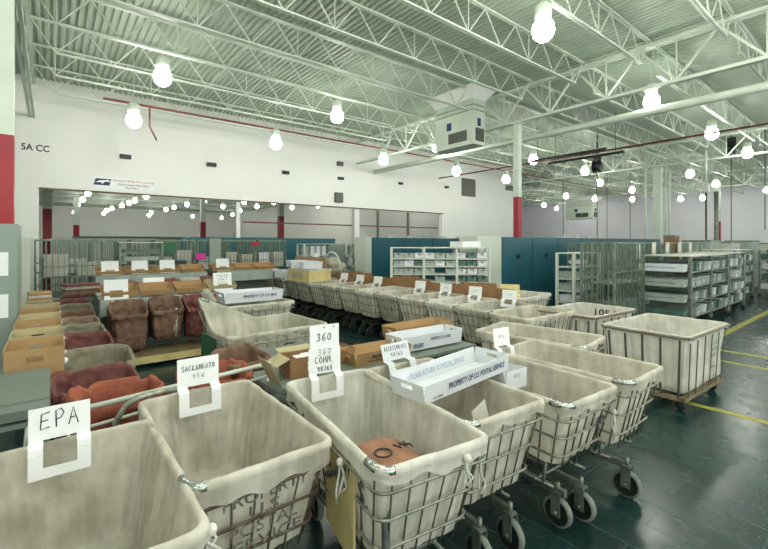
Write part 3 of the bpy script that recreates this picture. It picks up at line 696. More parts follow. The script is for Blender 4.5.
# ------------------------------------------------------------ placards
def placard(loc, rz, label, w=.27, up=.2, dn=.15, lines=(), tilt=-.12, upper=None, m='sign', group=None, fade='ink'):
    t = thing('placard', label, 'sign', loc, 0, group); t.rotation_euler = (tilt, 0, rz)
    q = MB(); q.box(-w/2, w/2, -.004, 0, .03, up)
    for sx in (-1, 1):   # tabs folded over the rim
        x0, x1 = sorted((sx*w/2, sx*w*.27))
        pr = [(0, .03), (-.012, .02), (-.034, .014), (-.05, .0), (-.052, -.03)]
        for (a, b), (c, d) in zip(pr, pr[1:]): q.hexa([(x0, a, b), (x1, a, b), (x1, c, d), (x0, c, d), (x0, a-.003, b+.003), (x1, a-.003, b+.003), (x1, c-.003, d+.003), (x0, c-.003, d+.003)])
        q.box(x0, x1, -.056, -.052, -dn, -.03)
    q.box(-w*.27, w*.27, -.056, -.052, -dn, -dn+.05)
    q.build('plate', m, t)
    for (s_, ww, hh, x, z) in lines: hand(s_, ww, hh, frame((x, -.006, z), (1, 0, .0), (0, 0, 1)), fade, t, .0028 if ww > .12 else .002)
    if upper:
        q = MB(); q.box(-w/2+.015, w/2-.005, .004, .008, .1, .1+upper); u = q.build('upper_plate', m, t)
        hand('360', .13, .055, frame((.0, .002, .1+upper*.68), (1, 0, 0), (.1, 0, 1)), 'ink', u)
        d_ = MB()
        for x in (0.0, .08): d_.lathe([(.0, -.001), (.006, -.001), (.006, .001), (.0, .001)], 8, (x, .003, .1+upper*.93), 'y', False)
        d_.build('pin_hole', 'ink', u)
    return t
placard((.04, 2.69, .985), 0, 'white placard handwritten EPA on the far rim of the bottom left hamper', .25, .19, .14, [('EPA', .17, .085, .0, .125)], -.06)
placard((.8, 3.05, .99), 0, 'white placard with faint two line handwriting on the stencilled hamper', .27, .22, .15, [('SACRAMENTO', .22, .035, 0, .155), ('956', .09, .03, 0, .095)], -.04, fade='inkfade')
placard((1.62, 2.74, .99), -.1, 'two stacked white placards reading 360 and 360 COMM. on the front centre hamper', .26, .22, .15, [('360', .12, .045, 0, .19), ('COMM.', .17, .05, 0, .13), ('98765', .13, .035, 0, .065)], -.03, upper=.29)
placard((2.3, 2.68, .985), 0, 'grey white placard leaning back at the end of the hamper with the long tray', .3, .17, .1, [('ACCESSORIES', .25, .035, 0, .13), ('98765', .14, .03, 0, .075)], -.35, m='whiteplastic', fade='inkfade')
placard((3.42, 2.44, .975), -.1, 'crumpled white placard at the far end of the rightmost front row hamper', .22, .2, .12, [('956', .1, .03, 0, .12)], -.1, fade='paleblue')
GP = 'placards on the long middle row'
for i, txt in enumerate(['95', '942', '956', '', '95', '', '', '']):
    x = 6.22; y = 3.55+.745*(i+1)
    if i == 4: continue
    placard((x, y, .985), -PI/2+.25, 'small white placard on the far rim of the %s hamper of the long row' % ORD[i+1], .26, .2, .1, [(txt, .12, .04, 0, .12)] if txt else [], -.15, group=GP, fade='inkfade')
placard((6.9, 4.75, .985), -PI/2+.6, 'yellowish white placard between the long row and the teal cabinets', .36, .22, .1, [('SORT', .2, .05, 0, .13)], -.2, m='cardyel', fade='inkfade')

# ------------------------------------------------------------ trays
def tray(label, L=.6, W=.28, Hh=.12, m='card', flare=.03, name='mail_tray', cat='tray', slot=True, group=None):
    """open tray, long axis X, origin at the base centre; hand slots in both ends"""
    t = MB(); th = .006; f = flare
    t.box(-L/2, L/2, -W/2, W/2, 0, th)
    t.panel((-L/2, -W/2, th), (L, 0, 0), (0, -f, Hh), (0, th, 0)); t.panel((-L/2, W/2-th, th), (L, 0, 0), (0, f, Hh), (0, th, 0))
    hole = (.33, .67, .55, .8) if slot else None
    t.panel((-L/2, -W/2-f*.4, th), (0, W+f*.8, 0), (-f, 0, Hh), (th, 0, 0), hole); t.panel((L/2-th, -W/2-f*.4, th), (0, W+f*.8, 0), (f, 0, Hh), (th, 0, 0), hole)
    return tag(t.build(name, m), label, cat, group)
def tset(o, x, y, z, rz=0, rx=0, ry=0): o.location = (x, y, z); o.rotation_euler = (rx, ry, rz); return o
def wr(o, s, w, h, x, y, z, rt, up, m, bold=.01): return text(s, w, h, frame((x, y, z), rt, up), m, o, bold=bold)

t1 = tray('long white plastic tray lettered PROPERTY OF U.S. POSTAL SERVICE lying across the hampers', .92, .3, .12, 'whiteplastic', .02)
tset(t1, 2.32, 2.08, .985, .03, 0, -.045)
wr(t1, 'PROPERTY OF U.S. POSTAL SERVICE', .64, .045, .08, -.17, .07, (1, 0, 0), (0, -.16, 1), 'navy')
wr(t1, 'PLEASE RETURN TO POSTAL SERVICE', .6, .04, .0, .139, .07, (1, 0, 0), (0, .16, 1), 'paleblue')
wr(t1, 'U.S. MAIL', .1, .016, -.34, -.159, .025, (1, 0, 0), (0, -.16, 1), 'navy', .0)
t2 = tray('white slotted tray standing inside the hamper stencilled 80 at its left edge', .55, .22, .14, 'whiteplastic', .02)
tset(t2, 2.86, 2.16, .84, PI/2-.1, 0, .1)
cd = MB(); cd.box(-.13, .13, -.002, .002, 0, .12); o = tag(cd.build('divider_card', 'canvas2', loc=(2.2, 1.72, .82)), 'white divider card leaning inside the hamper with the long tray', 'card'); o.rotation_euler = (-.25, 0, .35)
# table behind the front row
def table(label, x0, x1, y0, y1, z, m='greybrd', legm='steel', th=.03, rz=0, name='table', cat='table', lip=0):
    t = thing(name, label, cat, ((x0+x1)/2, (y0+y1)/2, 0), rz); w, d = (x1-x0)/2, (y1-y0)/2
    q = MB(); q.box(-w, w, -d, d, z-th, z)
    if lip: q.box(-w, w, -d-.015, -d, z-th, z+lip)
    q.build('table_top', m, t)
    for sx in (-1, 1):
        for sy in (-1, 1):
            q = MB(); q.box(*sorted((sx*w, sx*(w-.035))), *sorted((sy*d, sy*(d-.035))), 0, z-th); q.build('leg', legm, t)
    return t
table('narrow table with brown and white trays behind the front row', 1.35, 3.75, 3.02, 3.6, .86)
GT = 'trays on the narrow table'
t3 = tset(tray('brown cardboard tray lettered PROPERTY OF U.S. on the narrow table', .62, .26, .12, 'card', .03, group=GT), 2.5, 3.25, .862, -.05)
wr(t3, 'PROPERTY OF U.S. MAIL', .42, .035, .06, -.153, .075, (1, 0, 0), (0, -.25, 1), 'ink', .01); wr(t3, 'POSTAL SERVICE', .16, .016, -.1, -.142, .035, (1, 0, 0), (0, -.25, 1), 'ink', 0)
t4 = tset(tray('plain brown cardboard tray with folded ends beside the placards reading 360', .42, .24, .13, 'carddark', .02, group=GT), 2.06, 3.42, .862, .1)
t5 = tset(tray('white tray with blue print standing on the narrow table behind the long tray', .85, .26, .15, 'whiteplastic', .02, group=GT), 3.22, 3.3, .88, -.04)
wr(t5, 'PROPERTY OF U.S. MAIL', .3, .035, .1, -.15, .1, (1, 0, 0), (0, -.13, 1), 'bluei'); wr(t5, 'POSTAL SERVICE', .14, .05, -.22, -.145, .05, (1, 0, 0), (0, -.13, 1), 'bluei', .015)
t6 = tset(tray('brown tray standing just behind the white tray with blue print', .85, .24, .14, 'card', .03, group=GT), 3.45, 3.66, .9, 0)
# open cardboard box
b = thing('cardboard_box', 'open brown cardboard box with a white label and pale flap left of the 360 placards', 'box', (1.72, 3.3, .862), -.05)
q = MB(); q.box(-.16, .16, -.12, .12, 0, .004)
for a in ((-.16, .16, -.12, -.116), (-.16, .16, .116, .12), (-.16, -.156, -.12, .12), (.156, .16, -.12, .12)): q.box(*a, 0, .17)
q.build('body', 'carddark', b)
q = MB(); q.panel((-.16, -.12, .17), (0, .24, 0), (-.12, 0, -.05), (0, 0, .004)); q.panel((-.16, .12, .17), (.32, 0, 0), (0, .1, .02), (0, 0, .004)); q.build('flap', 'cardpale', b)
q = MB(); q.box(.0, .12, -.124, -.12, .05, .13); q.build('label', 'sign', b)
q = MB(); q.box(-.08, .07, -.07, .02, .15, .16); q.box(-.02, .05, -.02, -.0, .16, .175); q.build('paper', 'sign', b)
q = MB(); q.panel((-.02, 0, 0), (.0, -.25, 0), (-.1, 0, .22), (.004, 0, 0)); o = tag(q.build('cardboard_sheet', 'cardpale', loc=(1.42, 3.25, .87)), 'pale cardboard sheet leaning at the left of the open brown box', 'cardboard')

# brown printed sack in h3
def lump(label, loc, sx, sy, sz, m, seed, name='mail_sack', cat='sack', rz=0, amp=.25, group=None):
    q = MB(); rings = []; n = 28; K = 12
    for i in range(K+1):
        th = -PI/2+PI*i/K; R = []
        for j in range(n):
            a = 2*PI*j/n; d = 1+amp*nz(math.cos(a)*math.cos(th)*2+seed, math.sin(a)*math.cos(th)*2, math.sin(th)*2)
            c = max(math.cos(th), .01)
            e = abs(c)**.6
            R.append((sx*e*math.cos(a)*d, sy*e*math.sin(a)*d, sz*math.sin(th)*d*(1 if th > 0 else .6)))
        rings.append(R)
    q.loft(rings, True, True, True); o = q.build(name, m, loc=loc); o.rotation_euler = (0, 0, rz)
    return tag(o, label, cat, group)
ls = lump('brown printed sack lying inside the front centre hamper', (1.56, 1.92, .66), .18, .24, .13, 'printsack', 2.)
for s_, x, y, r_ in (('US', -.06, -.06, .4), ('98', .07, .03, -.3)):
    pass
q = MB(); q.tube([(-.07+.05*math.cos(a), -.05+.05*math.sin(a), .155+.0*a) for a in [k*PI/8 for k in range(16)]], .006, 4, True)
q.tube([(.03, -.02, .158), (.05, -.07, .156), (.07, -.02, .158), (.09, -.07, .155)], .006, 4); q.tube([(.11, -.02, .155), (.1, -.05, .155), (.13, -.06, .15), (.12, -.09, .15)], .006, 4)
q.build('print', 'ink', ls).location = (0, 0, -.018)

# ------------------------------------------------------------ cloth sacks on frames
def sack(label, w, l, zt, zb, m, seed, slump=.0, group=None, inner=True, name='open_sack', rag=.012, tilt=.14):
    """open hanging sack, origin under its centre on the floor"""
    q = MB(); rings = []; n = 44
    def ring(fw, z, off, am, ph):
        R = []
        for j in range(n):
            a = 2*PI*j/n; ca, sa = math.cos(a), math.sin(a); e = .45
            x = math.copysign(abs(ca)**e, ca)*w/2; y = math.copysign(abs(sa)**e, sa)*l/2
            d = am*(nz(ca*2.5+seed, sa*2.5, z*3+ph)*1.2+.5*nz(ca*8+seed, sa*8, z*2))
            k = fw+off/(w/2)+d/(w/2)
            R.append((x*k, y*k, z+tilt*y*k*max(0, (z-zb)/(zt-zb))**2+am*1.2*nz(ca*3+seed, sa*3, 4.)*(1 if z > zt-.1 else 0)))
        return R
    rings.append(ring(.05, zb+.06, 0, 0, 0)); rings.append(ring(.7, zb+.05, 0, .03, 0))
    for i in range(6):
        f = i/5; rings.append(ring(.78+.18*f+slump*math.sin(f*PI), zb+.08+(zt-zb-.1)*f, 0, .035*(1-.6*f), 0))
    for off, dz in ((.0, .01), (.012, .022), (.026, .01), (.03, -.02), (.034, -.07)): rings.append(ring(1., zt+dz, off, rag, 3))
    for i in range(6):
        f = 1-i/5; rings.append(ring(.82+.2*f+slump*math.sin(f*PI)*1.1, zb+.0+(zt-.09-zb)*f, .006, .035*(1-.5*f), 0))
    rings.append(ring(.6, zb-.01, 0, .03, 0)); rings.append(ring(.04, zb-.012, 0, 0, 0))
    q.loft(rings, True)
    return tag(q.build(name, m), label, 'sack', group)
GS = 'open sacks hanging in the left row'
rowS = [(5.0, .62, .56, 'sackgrey', 'olive grey open sack with brown lower half, nearest in the left row'), (5.95, .5, .5, 'sackmaroon', 'dull maroon open sack, second in the left row'),
        (6.65, .46, .5, 'sackgrey', 'small olive grey open sack, third in the left row'), (7.35, .46, .5, 'sacktan', 'tan open sack, fourth in the left row'),
        (8.1, .46, .5, 'sackbrown', 'dark brown open sack, fifth in the left row'), (8.95, .5, .55, 'sackgrey', 'grey green open sack, sixth in the left row'), (9.8, .5, .55, 'sackmaroon', 'maroon open sack at the far end of the left row')]
for i, (y, w, l, m, lab) in enumerate(rowS):
    tset(sack(lab, w, l, .86, .22, m, i*3.1, group=GS), .33-(.02 if i else 0), y, 0, random.uniform(-.05, .05))
fr = thing('sack_rack', 'long tube rack that holds the row of sacks at the left', 'rack', (.33, 7.4, 0))
q = MB()
for sx in (-.29,): q.tube([(sx, -2.9, .84), (sx, 2.9, .84)], .014, 6)
q.build('rail', 'steel', fr)
for i in range(5):
    for sx in (-.29,):
        q = MB(); q.tube([(sx, -2.85+1.42*i, .0), (sx, -2.85+1.42*i, .84)], .014, 6); q.build('leg', 'steel', fr)
for i in range(7):
    q = MB(); y = -2.1+.72*i; q.tube([(-.29, y, .85), (-.26, y+.02, .9), (-.18, y+.02, .9)], .016, 6); q.build('arm', 'wire', fr)
# rust coloured sacks on white rails behind the two front left hampers
for i, (x, y, lab, m, w) in enumerate([(.4, 3.62, 'rust orange sack hanging on the white rail behind the EPA hamper', 'sackorange', .5), (1.08, 3.6, 'rust orange sack on the white rail behind the faint placard', 'sackorange', .5),
                                       (.3, 4.3, 'dark brown deep sack behind the EPA placard, nearest the sack row', 'sackmaroon', .56)]):
    tset(sack(lab, w, .34 if i < 2 else .46, .9 if i < 2 else .84, .3, m, 40+i*5, name='open_sack', rag=.05 if i < 2 else .02), x, y, 0, .05)
rr_ = thing('sack_rack', 'white tube rail rack behind the faint placard and the EPA hamper', 'rack', (.75, 3.3, 0))
q = MB(); q.tube([(-.68, 0, .93), (.68, 0, 1.0)], .018, 6); q.tube([(-.68, .0, .8), (.68, 0, .9)], .012, 6); q.build('rail', 'palecab', rr_)
for x in (-.66, -.2, .25, .66):
    q = MB(); q.tube([(x, 0, 0), (x, 0, .93+.07*x)], .012, 6); q.build('leg', 'chrome', rr_)
q = MB(); q.tube([(-.9, -.05, .2), (-.85, -.05, .9), (-.78, -.05, .97), (-.68, 0, .96)], .02, 7); q.build('arm', 'chrome', rr_)
tset(sack('dark maroon sack slumped at the left of the open brown box', .4, .42, .93, .3, 'sackbrown', 77), 1.42, 3.95, 0, .2)

# left bench of brown trays
table('long grey bench along the left edge that carries brown trays', -.3, .0, 3.6, 7.95, .82, 'greybrd', 'steel')
GL = 'brown trays on the left bench'
for i, y in enumerate([4.75, 5.35, 5.95, 6.5, 7.05, 7.6]):
    # big slotted box: slot in the side that faces the camera
    q = MB(); W_, D_, Hh = .38, .46, .3; th = .008
    q.box(-W_/2, W_/2, -D_/2, D_/2, 0, th); q.panel((-W_/2, -D_/2, 0), (W_, 0, 0), (0, -.02, Hh), (0, th, 0), (.36, .64, .62, .78)); q.panel((-W_/2, D_/2, 0), (W_, 0, 0), (0, .02, Hh), (0, th, 0), (.36, .64, .62, .78))
    q.panel((-W_/2, -D_/2, 0), (0, D_, 0), (-.01, 0, Hh), (th, 0, 0)); q.panel((W_/2-th, -D_/2, 0), (0, D_, 0), (.01, 0, Hh), (th, 0, 0))
    o = tag(q.build('cardboard_bin', 'card' if i % 2 == 0 else 'cardpale'), 'brown slotted cardboard bin on the left bench, %s from the front' % ORD[i], 'bin', GL)
    tset(o, -.1, y, .825, 0)
    q = MB(); q.box(-.165, .165, -.19, .19, .008, .16+.02*(i % 3)); q.build('contents', 'canvas3' if i % 2 else 'carddark', o)
q = MB(); q.box(-.28, .2, -.38, .38, 0, .015); q.box(-.28, .2, -.4, -.38, -.05, .015); o = tag(q.build('grey_board', 'greybrd'), 'flat grey green board at the left edge in front of the brown bins', 'board'); tset(o, -.2, 4.0, .93, 0, .1)
q = MB(); q.box(-.2, .2, -.3, .3, 0, .105); o = tag(q.build('grey_bin', 'greybrd'), 'low grey bin under the flat board on the left bench', 'bin'); tset(o, -.2, 4.02, .825, 0)
for i in range(7):
    q = MB(); q.lathe([(.001, -.03), (.02, -.02), (.024, 0), (.02, .02), (.001, .03)], 8); tag(q.build('tag_clip', 'sign', loc=(.1, 4.6+.55*i, .97-.04*(i % 2))), 'small white clip along the right edge of the left bench, %s from the front' % ORD[i], 'clip', 'white clips along the bench')
table('grey stand with blue tub and papers at the far end of the left bench', -.32, .0, 8.35, 9.1, .8, 'greybrd', 'steel')
q = MB(); q.box(-.22, .22, -.25, .25, 0, .01); q.panel((-.22, -.25, 0), (.44, 0, 0), (0, -.03, .22), (0, .01, 0)); q.panel((-.22, .25, 0), (.44, 0, 0), (0, .03, .22), (0, .01, 0)); q.panel((-.22, -.25, 0), (0, .5, 0), (-.03, 0, .22), (.01, 0, 0)); q.panel((.22, -.25, 0), (0, .5, 0), (.03, 0, .22), (.01, 0, 0))
tset(tag(q.build('blue_tub', 'blue'), 'blue plastic tub at the far end of the left bench', 'tub'), -.14, 8.7, .803).scale = (.7, 1, 1)
for i in range(4):
    q = MB(); q.box(-.2+.01*i, .21-.01*i, -.2, .22, 0, .035); tset(tag(q.build('cardboard_sheet', ['cardpale', 'card', 'canvas2', 'card'][i]), '%s flat cardboard of the pile on the blue tub, counted from below' % ORD[i], 'cardboard', 'flat cardboards on the blue tub'), -.14, 8.72, 1.06+.038*i, .03*i).scale = (.8, 1, 1)

# grey cabinet at the left edge
def cabinet(label, x0, x1, y0, y1, z, m='teal', doors=1, face='-Y', knob=True, name='storage_cabinet', rz=0, group=None):
    t = thing(name, label, 'cabinet', ((x0+x1)/2, (y0+y1)/2, 0), rz, group); w, d = (x1-x0)/2, (y1-y0)/2
    q = MB(); q.box(-w, w, -d, d, 0, z); q.build('body', m, t)
    for k in range(doors):
        a, b_ = -w+2*w*k/doors+.012, -w+2*w*(k+1)/doors-.012
        q = MB(); q.box(a, b_, -d-.02, -d, .08, z-.04); dr = q.build('door', m, t)
        if knob:
            q = MB(); q.lathe([(.001, -.075), (.05, -.07), (.06, -.04), (.03, -.02), (.03, 0)], 12, ((a+b_)/2, -d-.02, 1.62), 'y'); q.build('handle', 'black', dr)
    return t
cg = cabinet('tall grey green cabinet at the left edge in front of the red column', -1.35, -.31, 6.72, 7.62, 2.23, 'greycab', 2, knob=False)
for y, z, lab in ((6.69, 1.75, 'white paper taped high on the grey cabinet at the left edge'), (6.69, 1.25, 'white paper taped low on the grey cabinet at the left edge')):
    q = MB(); q.box(-.11, .11, -.003, 0, -.14, .14); tag(q.build('paper_notice', 'sign', loc=(-.5, y, z)), lab, 'paper')
q = MB(); q.box(-.1, .1, -.06, .06, 0, .32); 
for k in range(4): q.panel((-.35+.08*k, -.1, .0), (.04, 0, 0), (.22, 0, .2-.03*k), (0, .2, 0))
tag(q.build('stacked_grates', 'canvas2', loc=(-.7, 7.1, 2.235)), 'pale slatted things lying on top of the grey cabinet', 'grate')
cabinet('pale blue grey cabinet standing behind the grey one by the left end of the opening', -1.2, -.3, 10.4, 12.6, 2.1, 'palecab', 2, knob=False)

# teal cabinets, right group and left group
GC = 'teal storage cabinets'
for i in range(8):
    x0 = 9.78+1.5*i
    cabinet('tall teal cabinet in the right hand block, %s from its left end' % ORD[i], x0, x0+1.49, 7.0, 7.6, 2.17, 'teal', 1, knob=i > 0 or True, group=GC)
cabinet('white grey cabinet between the tray rack and the teal cabinets', 8.72, 9.76, 7.0, 7.6, 2.18, 'palecab', 1, knob=False)
for i in range(4):
    x0 = 8.3+1.4*i
    cabinet('teal cabinet behind the slanting tray rack, %s from the left' % ORD[i], x0, x0+1.39, 11, 11.6, 2.18, 'teal', 1, knob=False, group=GC)
cabinet('narrow white grey cabinet closing the left end of the teal cabinets', 8.02, 8.28, 11, 11.6, 2.2, 'palecab', 1, knob=False)
for i in range(9):
    q = MB(); q.box(-.12, .12, -.05, .05, 0, .07); tag(q.build('small_box', 'palecab', loc=(9.2+.9*i, 11.2 if i < 5 else 7.3, 2.19)), 'small pale box on top of the cabinets, %s from the left' % ORD[i], 'box', 'small boxes on the cabinets')

# ------------------------------------------------------------ tray racks
def rack(label, L, D, z, levels, m='wire', name='tray_rack', mid=1, group=None, casters=True):
    t = thing(name, label, 'rack', (0, 0, 0), 0, group)
    for i in range(mid+2):
        x = -L/2+L*i/(mid+1)
        for sy in (-1, 1):
            q = MB(); q.box(x-.03, x+.03, sy*D/2-.03, sy*D/2+.03, .1 if casters else 0, z); q.build('post', m, t)
    for k in range(levels):
        zz = .28+(z-.4)*k/(levels-.35)
        q = MB(); q.box(-L/2, L/2, -D/2-.01, -D/2+.03, zz-.03, zz); q.box(-L/2, L/2, D/2-.03, D/2+.01, zz-.03, zz)
        q.box(-L/2-.01, -L/2+.03, -D/2, D/2, zz-.03, zz); q.box(L/2-.03, L/2+.01, -D/2, D/2, zz-.03, zz)
        for j in range(6): yy = -D/2+D*(j+.5)/6; q.box(-L/2, L/2, yy-.012, yy+.012, zz-.02, zz-.005)
        q.build('shelf', m, t)
    q = MB(); q.box(-L/2-.03, L/2+.03, -D/2-.03, D/2+.03, z, z+.025); q.build('top', 'palecab', t)
    if casters:
        for sx in (-1, 1):
            for sy in (-1, 1):
                q = MB(); q.lathe([(.01, -.015), (.05, -.015), (.05, .015), (.01, .015)], 10, (sx*(L/2-.03), sy*D/2, .05), 'x'); q.build('wheel', 'rubber', t)
    return t
def shelf_z(z, levels, k): return .28+(z-.4)*k/(levels-.35)
R1 = rack('big tray rack at the right behind the white canvas hamper', 3.2, 1.0, 1.68, 4, 'steel'); place(R1, 13.15, 3.6)
R2 = rack('tray rack farther right in line with the big one', 1.7, 1.0, 1.7, 4, 'steel', mid=0); place(R2, 15.75, 3.6)
R3 = rack('tray rack at the far right edge of the picture', 3.0, 1.0, 1.75, 4, 'steel'); place(R3, 22.2, 2.9)
R4 = rack('tray rack behind the right hand racks, near the yellow line', 2.4, .9, 1.75, 4, 'steel'); place(R4, 18.6, 3.9)
R5 = rack('slanting tray rack in front of the teal cabinets in the middle', 2.4, .6, 1.87, 8, 'palecab', mid=2)
place(R5, 7.68, 7.36, -.72)
R6 = rack('open shelf rack with a white bundle left of the wire cages', 1.3, .42, 1.74, 5, 'palecab', mid=0); place(R6, 10.35, 5.12)
firstt = True
def fill(rk, z, levels, L, D, step, lab, grp, ks=None, sc=(1, 1, 1), mats=('trayg', 'whiteplastic', 'trayd'), prob=.92):
    global firstt
    rzz = rk.rotation_euler[2]; c, s_ = math.cos(rzz), math.sin(rzz); n = int(L/step)
    for k in (ks or range(levels)):
        for j in range(n):
            if random.random() > prob: continue
            x = -L/2+L*(j+.5)/n; y = random.uniform(-.05, .02)
            X = rk.location[0]+c*x-s_*y; Y = rk.location[1]+s_*x+c*y
            o = protos[random.choice(mats)]; o = o.copy(); COL.objects.link(o)
            o.location = (X, Y, shelf_z(z, levels, k)+.004); o.rotation_euler = (0, 0, rzz+PI/2+random.uniform(-.03, .03)); o.scale = sc
            o['label'] = 'postal tray on %s, %s shelf up, %s from left' % (lab, ORD[k], ORD[j]); o['group'] = grp
protos = {}
for i, m_ in enumerate(('trayg', 'whiteplastic', 'trayd')):
    o = tray('%s spare postal tray on the floor behind the racks' % ['grey green', 'white', 'dark green'][i], .95, .23, .19, m_, .015); tset(o, 14+1.2*i, 5.4, 0); o['category'] = 'tray'; protos[m_] = o
fill(R1, 1.68, 4, 3.1, 1, .3, 'the big right rack', 'postal trays in the right hand racks')
fill(R2, 1.7, 4, 1.6, 1, .3, 'the rack right of the big one', 'postal trays in the right hand racks')
fill(R3, 1.75, 4, 2.8, 1, .35, 'the rack at the far right edge', 'postal trays in the right hand racks')
fill(R4, 1.75, 4, 2.2, 1, .35, 'the rack near the yellow line', 'postal trays in the right hand racks')
fill(R5, 1.87, 8, 2.3, .8, .25, 'the slanting middle rack', 'postal trays in the slanting rack', sc=(.58, .95, .62), prob=.97)
fill(R6, 1.74, 5, 1.2, .8, .34, 'the open shelf rack by the cages', 'postal trays by the cages', ks=[1, 2, 3], sc=(.45, 1, .8), prob=.8)
q = MB(); q.box(-.35, .35, -.2, .2, 0, .14); tag(q.build('white_box', 'sign', loc=(8.2, 6.95, 1.9)), 'long white box on top of the slanting tray rack', 'box')
tset(lump('white wrapped bundle on the open shelf rack left of the wire cages', (0, 0, 0), .4, .15, .08, 'whiteplastic', 4, 'wrapped_bundle', 'bundle'), 10.3, 5.1, 1.52)
# long trays seen from the side on the near end of the big rack
for k in range(4):
    o = tray('long tray crossing the near end of the big right rack, %s shelf from below' % ORD[k], .92, .26, .16, ['trayd', 'trayg', 'trayg', 'whiteplastic'][k], .015, group='trays across the rack end'); tset(o, 11.42, 3.6, shelf_z(1.68, 4, k)+.005, PI/2)
    o.location[0] = 11.33
    wr(o, 'PROPERTY OF U.S. POSTAL SERVICE', .6, .03, 0, .14, .09, (-1, 0, 0), (0, .1, 1), 'bluei', .01)
for k, (x, y) in enumerate([]): pass

# ------------------------------------------------------------ wire cages
def cage(label, L=1.5, D=.8, z=2.0, m='greenwire', shelf=.95, nb=11, group=None, curtain=None, hb=0):
    t = thing('wire_cage', label, 'cage', (0, 0, 0), 0, group)
    q = MB()
    for sx in (-1, 1):
        for sy in (-1, 1): q.bar((sx*L/2, sy*D/2, .12), (sx*L/2, sy*D/2, z), .045)
    for zz in (.16, z):
        for sy in (-1, 1): q.bar((-L/2, sy*D/2, zz), (L/2, sy*D/2, zz), .04)
        for sx in (-1, 1): q.bar((sx*L/2, -D/2, zz), (sx*L/2, D/2, zz), .04)
    q.build('frame', m, t)
    for sy in (-1, 1):
        q = MB()
        for i in range(1, nb): x = -L/2+L*i/nb; q.bar((x, sy*D/2, .16), (x, sy*D/2, z), .02)
        for zz in (z*.36, z*.68)+tuple(z*(.2+.12*j) for j in range(hb)): q.bar((-L/2, sy*D/2, zz), (L/2, sy*D/2, zz), .018)
        q.build('side_grille', m, t)
    for sx in (-1, 1):
        q = MB()
        for i in range(1, 6): y = -D/2+D*i/6; q.bar((sx*L/2, y, .16), (sx*L/2, y, z), .02)
        for zz in (z*.36, z*.68): q.bar((sx*L/2, -D/2, zz), (sx*L/2, D/2, zz), .018)
        q.build('end_grille', m, t)
    for i, zz in enumerate((.18, shelf)):
        q = MB(); q.box(-L/2+.02, L/2-.02, -D/2+.02, D/2-.02, zz-.012, zz+.012); q.build('shelf', m, t)
    for sx in (-1, 1):
        for sy in (-1, 1):
            q = MB(); q.lathe([(.01, -.02), (.06, -.02), (.06, .02), (.01, .02)], 10, (sx*(L/2-.08), sy*(D/2-.05), .06), 'x'); q.build('wheel', 'rubber', t)
    return t
CG = 'tall green grey wire cages'
c0 = cage('wire cage in front of the teal cabinets, right behind the 1054 hamper', 1.6, .7, 2.0, shelf=1.1, group=CG); place(c0, 10.25, 4.25)
# the shelf rack stands behind it
c1 = dup(c0, (11.0, 5.9, 0), 0, 'wire cage close to the teal cabinets, behind the grille screen', CG)
c1.location = (12.9, 5.95, 0)
for i, (x, y) in enumerate([(9.85, 4.25), (10.6, 4.25)]):
    q = MB(); q.box(-.28, .28, -.3, .3, 0, .5); tag(q.build('carton', 'trayd' if i else 'greybrd', loc=(x, y, .195)), '%s dull carton on the lower shelf of the left wire cage' % ['left', 'right'][i], 'carton', 'cartons in the cage')
for i in range(4):
    x, y = 14.2+1.3*i, 5.2 if i < 3 else 5.3
    cc = dup(c0, (x+.2, y+.75, 0), 0, 'wire cage in the line behind the right hand tray racks, %s from the left' % ORD[i], CG, scale=(.66, .8, .96))
for i in range(5):
    q = MB(); n_ = 8; rings = []
    for k, z in enumerate((0, -.2, -.42)): rings.append([(.1*(1+.3*k)*math.cos(a)+.02*nz(a, k, i), .03*math.sin(a)+.02*nz(a, i, k*3.), z) for a in [2*PI*j/n_ for j in range(n_)]])
    q.loft(rings, True, True, True); tag(q.build('white_cloth', 'canvas2', loc=(11.5+1.0*i, 4.16, 2.02)), 'white cloth hung over the grille behind the big rack, %s from the left' % ORD[i], 'cloth', 'white cloths on the cages')
q = MB(); q.bar((11.2, 4.2, 2.0), (16.6, 4.2, 2.0), .03)
for x in (11.2, 12.4, 13.8, 15.2, 16.6): q.bar((x, 4.2, 0), (x, 4.2, 2.0), .04)
for i in range(38): q.bar((11.25+.14*i, 4.2, 1.0), (10.9+.14*i, 4.2, 2.0), .012)
tag(q.build('wire_fence', 'greenwire'), 'wire grille screen just behind the big right tray rack', 'screen')
BX = [(20, 5.0, 1.4, .9, 2.1, 'trayg', 'tall grey green crate beyond the right hand racks'), (22, 4.8, 1.5, .9, 2.05, 'palecab', 'pale crate beyond the right hand racks'), (23.9, 4.5, 1.4, .9, 2.1, 'trayg', 'grey crate near the far red based column'),
      (26.2, 4.3, 1.6, .9, 2.0, 'palecab', 'pale crate farthest right beyond the racks'), (19.6, 5.9, .5, .4, 2.3, 'carddark', 'tall brown carton in front of the grey power pole')]
for x, y, w, d, z, m_, lab in BX:
    t = thing('crate', lab, 'crate', (x, y, 0)); q = MB(); q.box(-w/2, w/2, -d/2, d/2, .1, z); q.build('body', m_, t)
    q = MB(); q.box(-w/2-.01, w/2+.01, -d/2-.01, d/2+.01, z*.5, z*.5+.06); q.box(-w/2-.01, w/2+.01, -d/2-.01, d/2+.01, z-.06, z+.01); q.build('band', 'steel', t)
    q = MB(); q.box(-w/2, w/2, -d/2, -d/2+.1, 0, .1); q.box(-w/2, w/2, d/2-.1, d/2, 0, .1); q.build('skid', 'wood', t)
for i in range(5):
    c_ = dup(c0, (25.5+2.3*i, 2.4+.3*i, 0), 0, 'far wire cage at the right edge beyond the racks, %s from the near end' % ORD[i], CG)

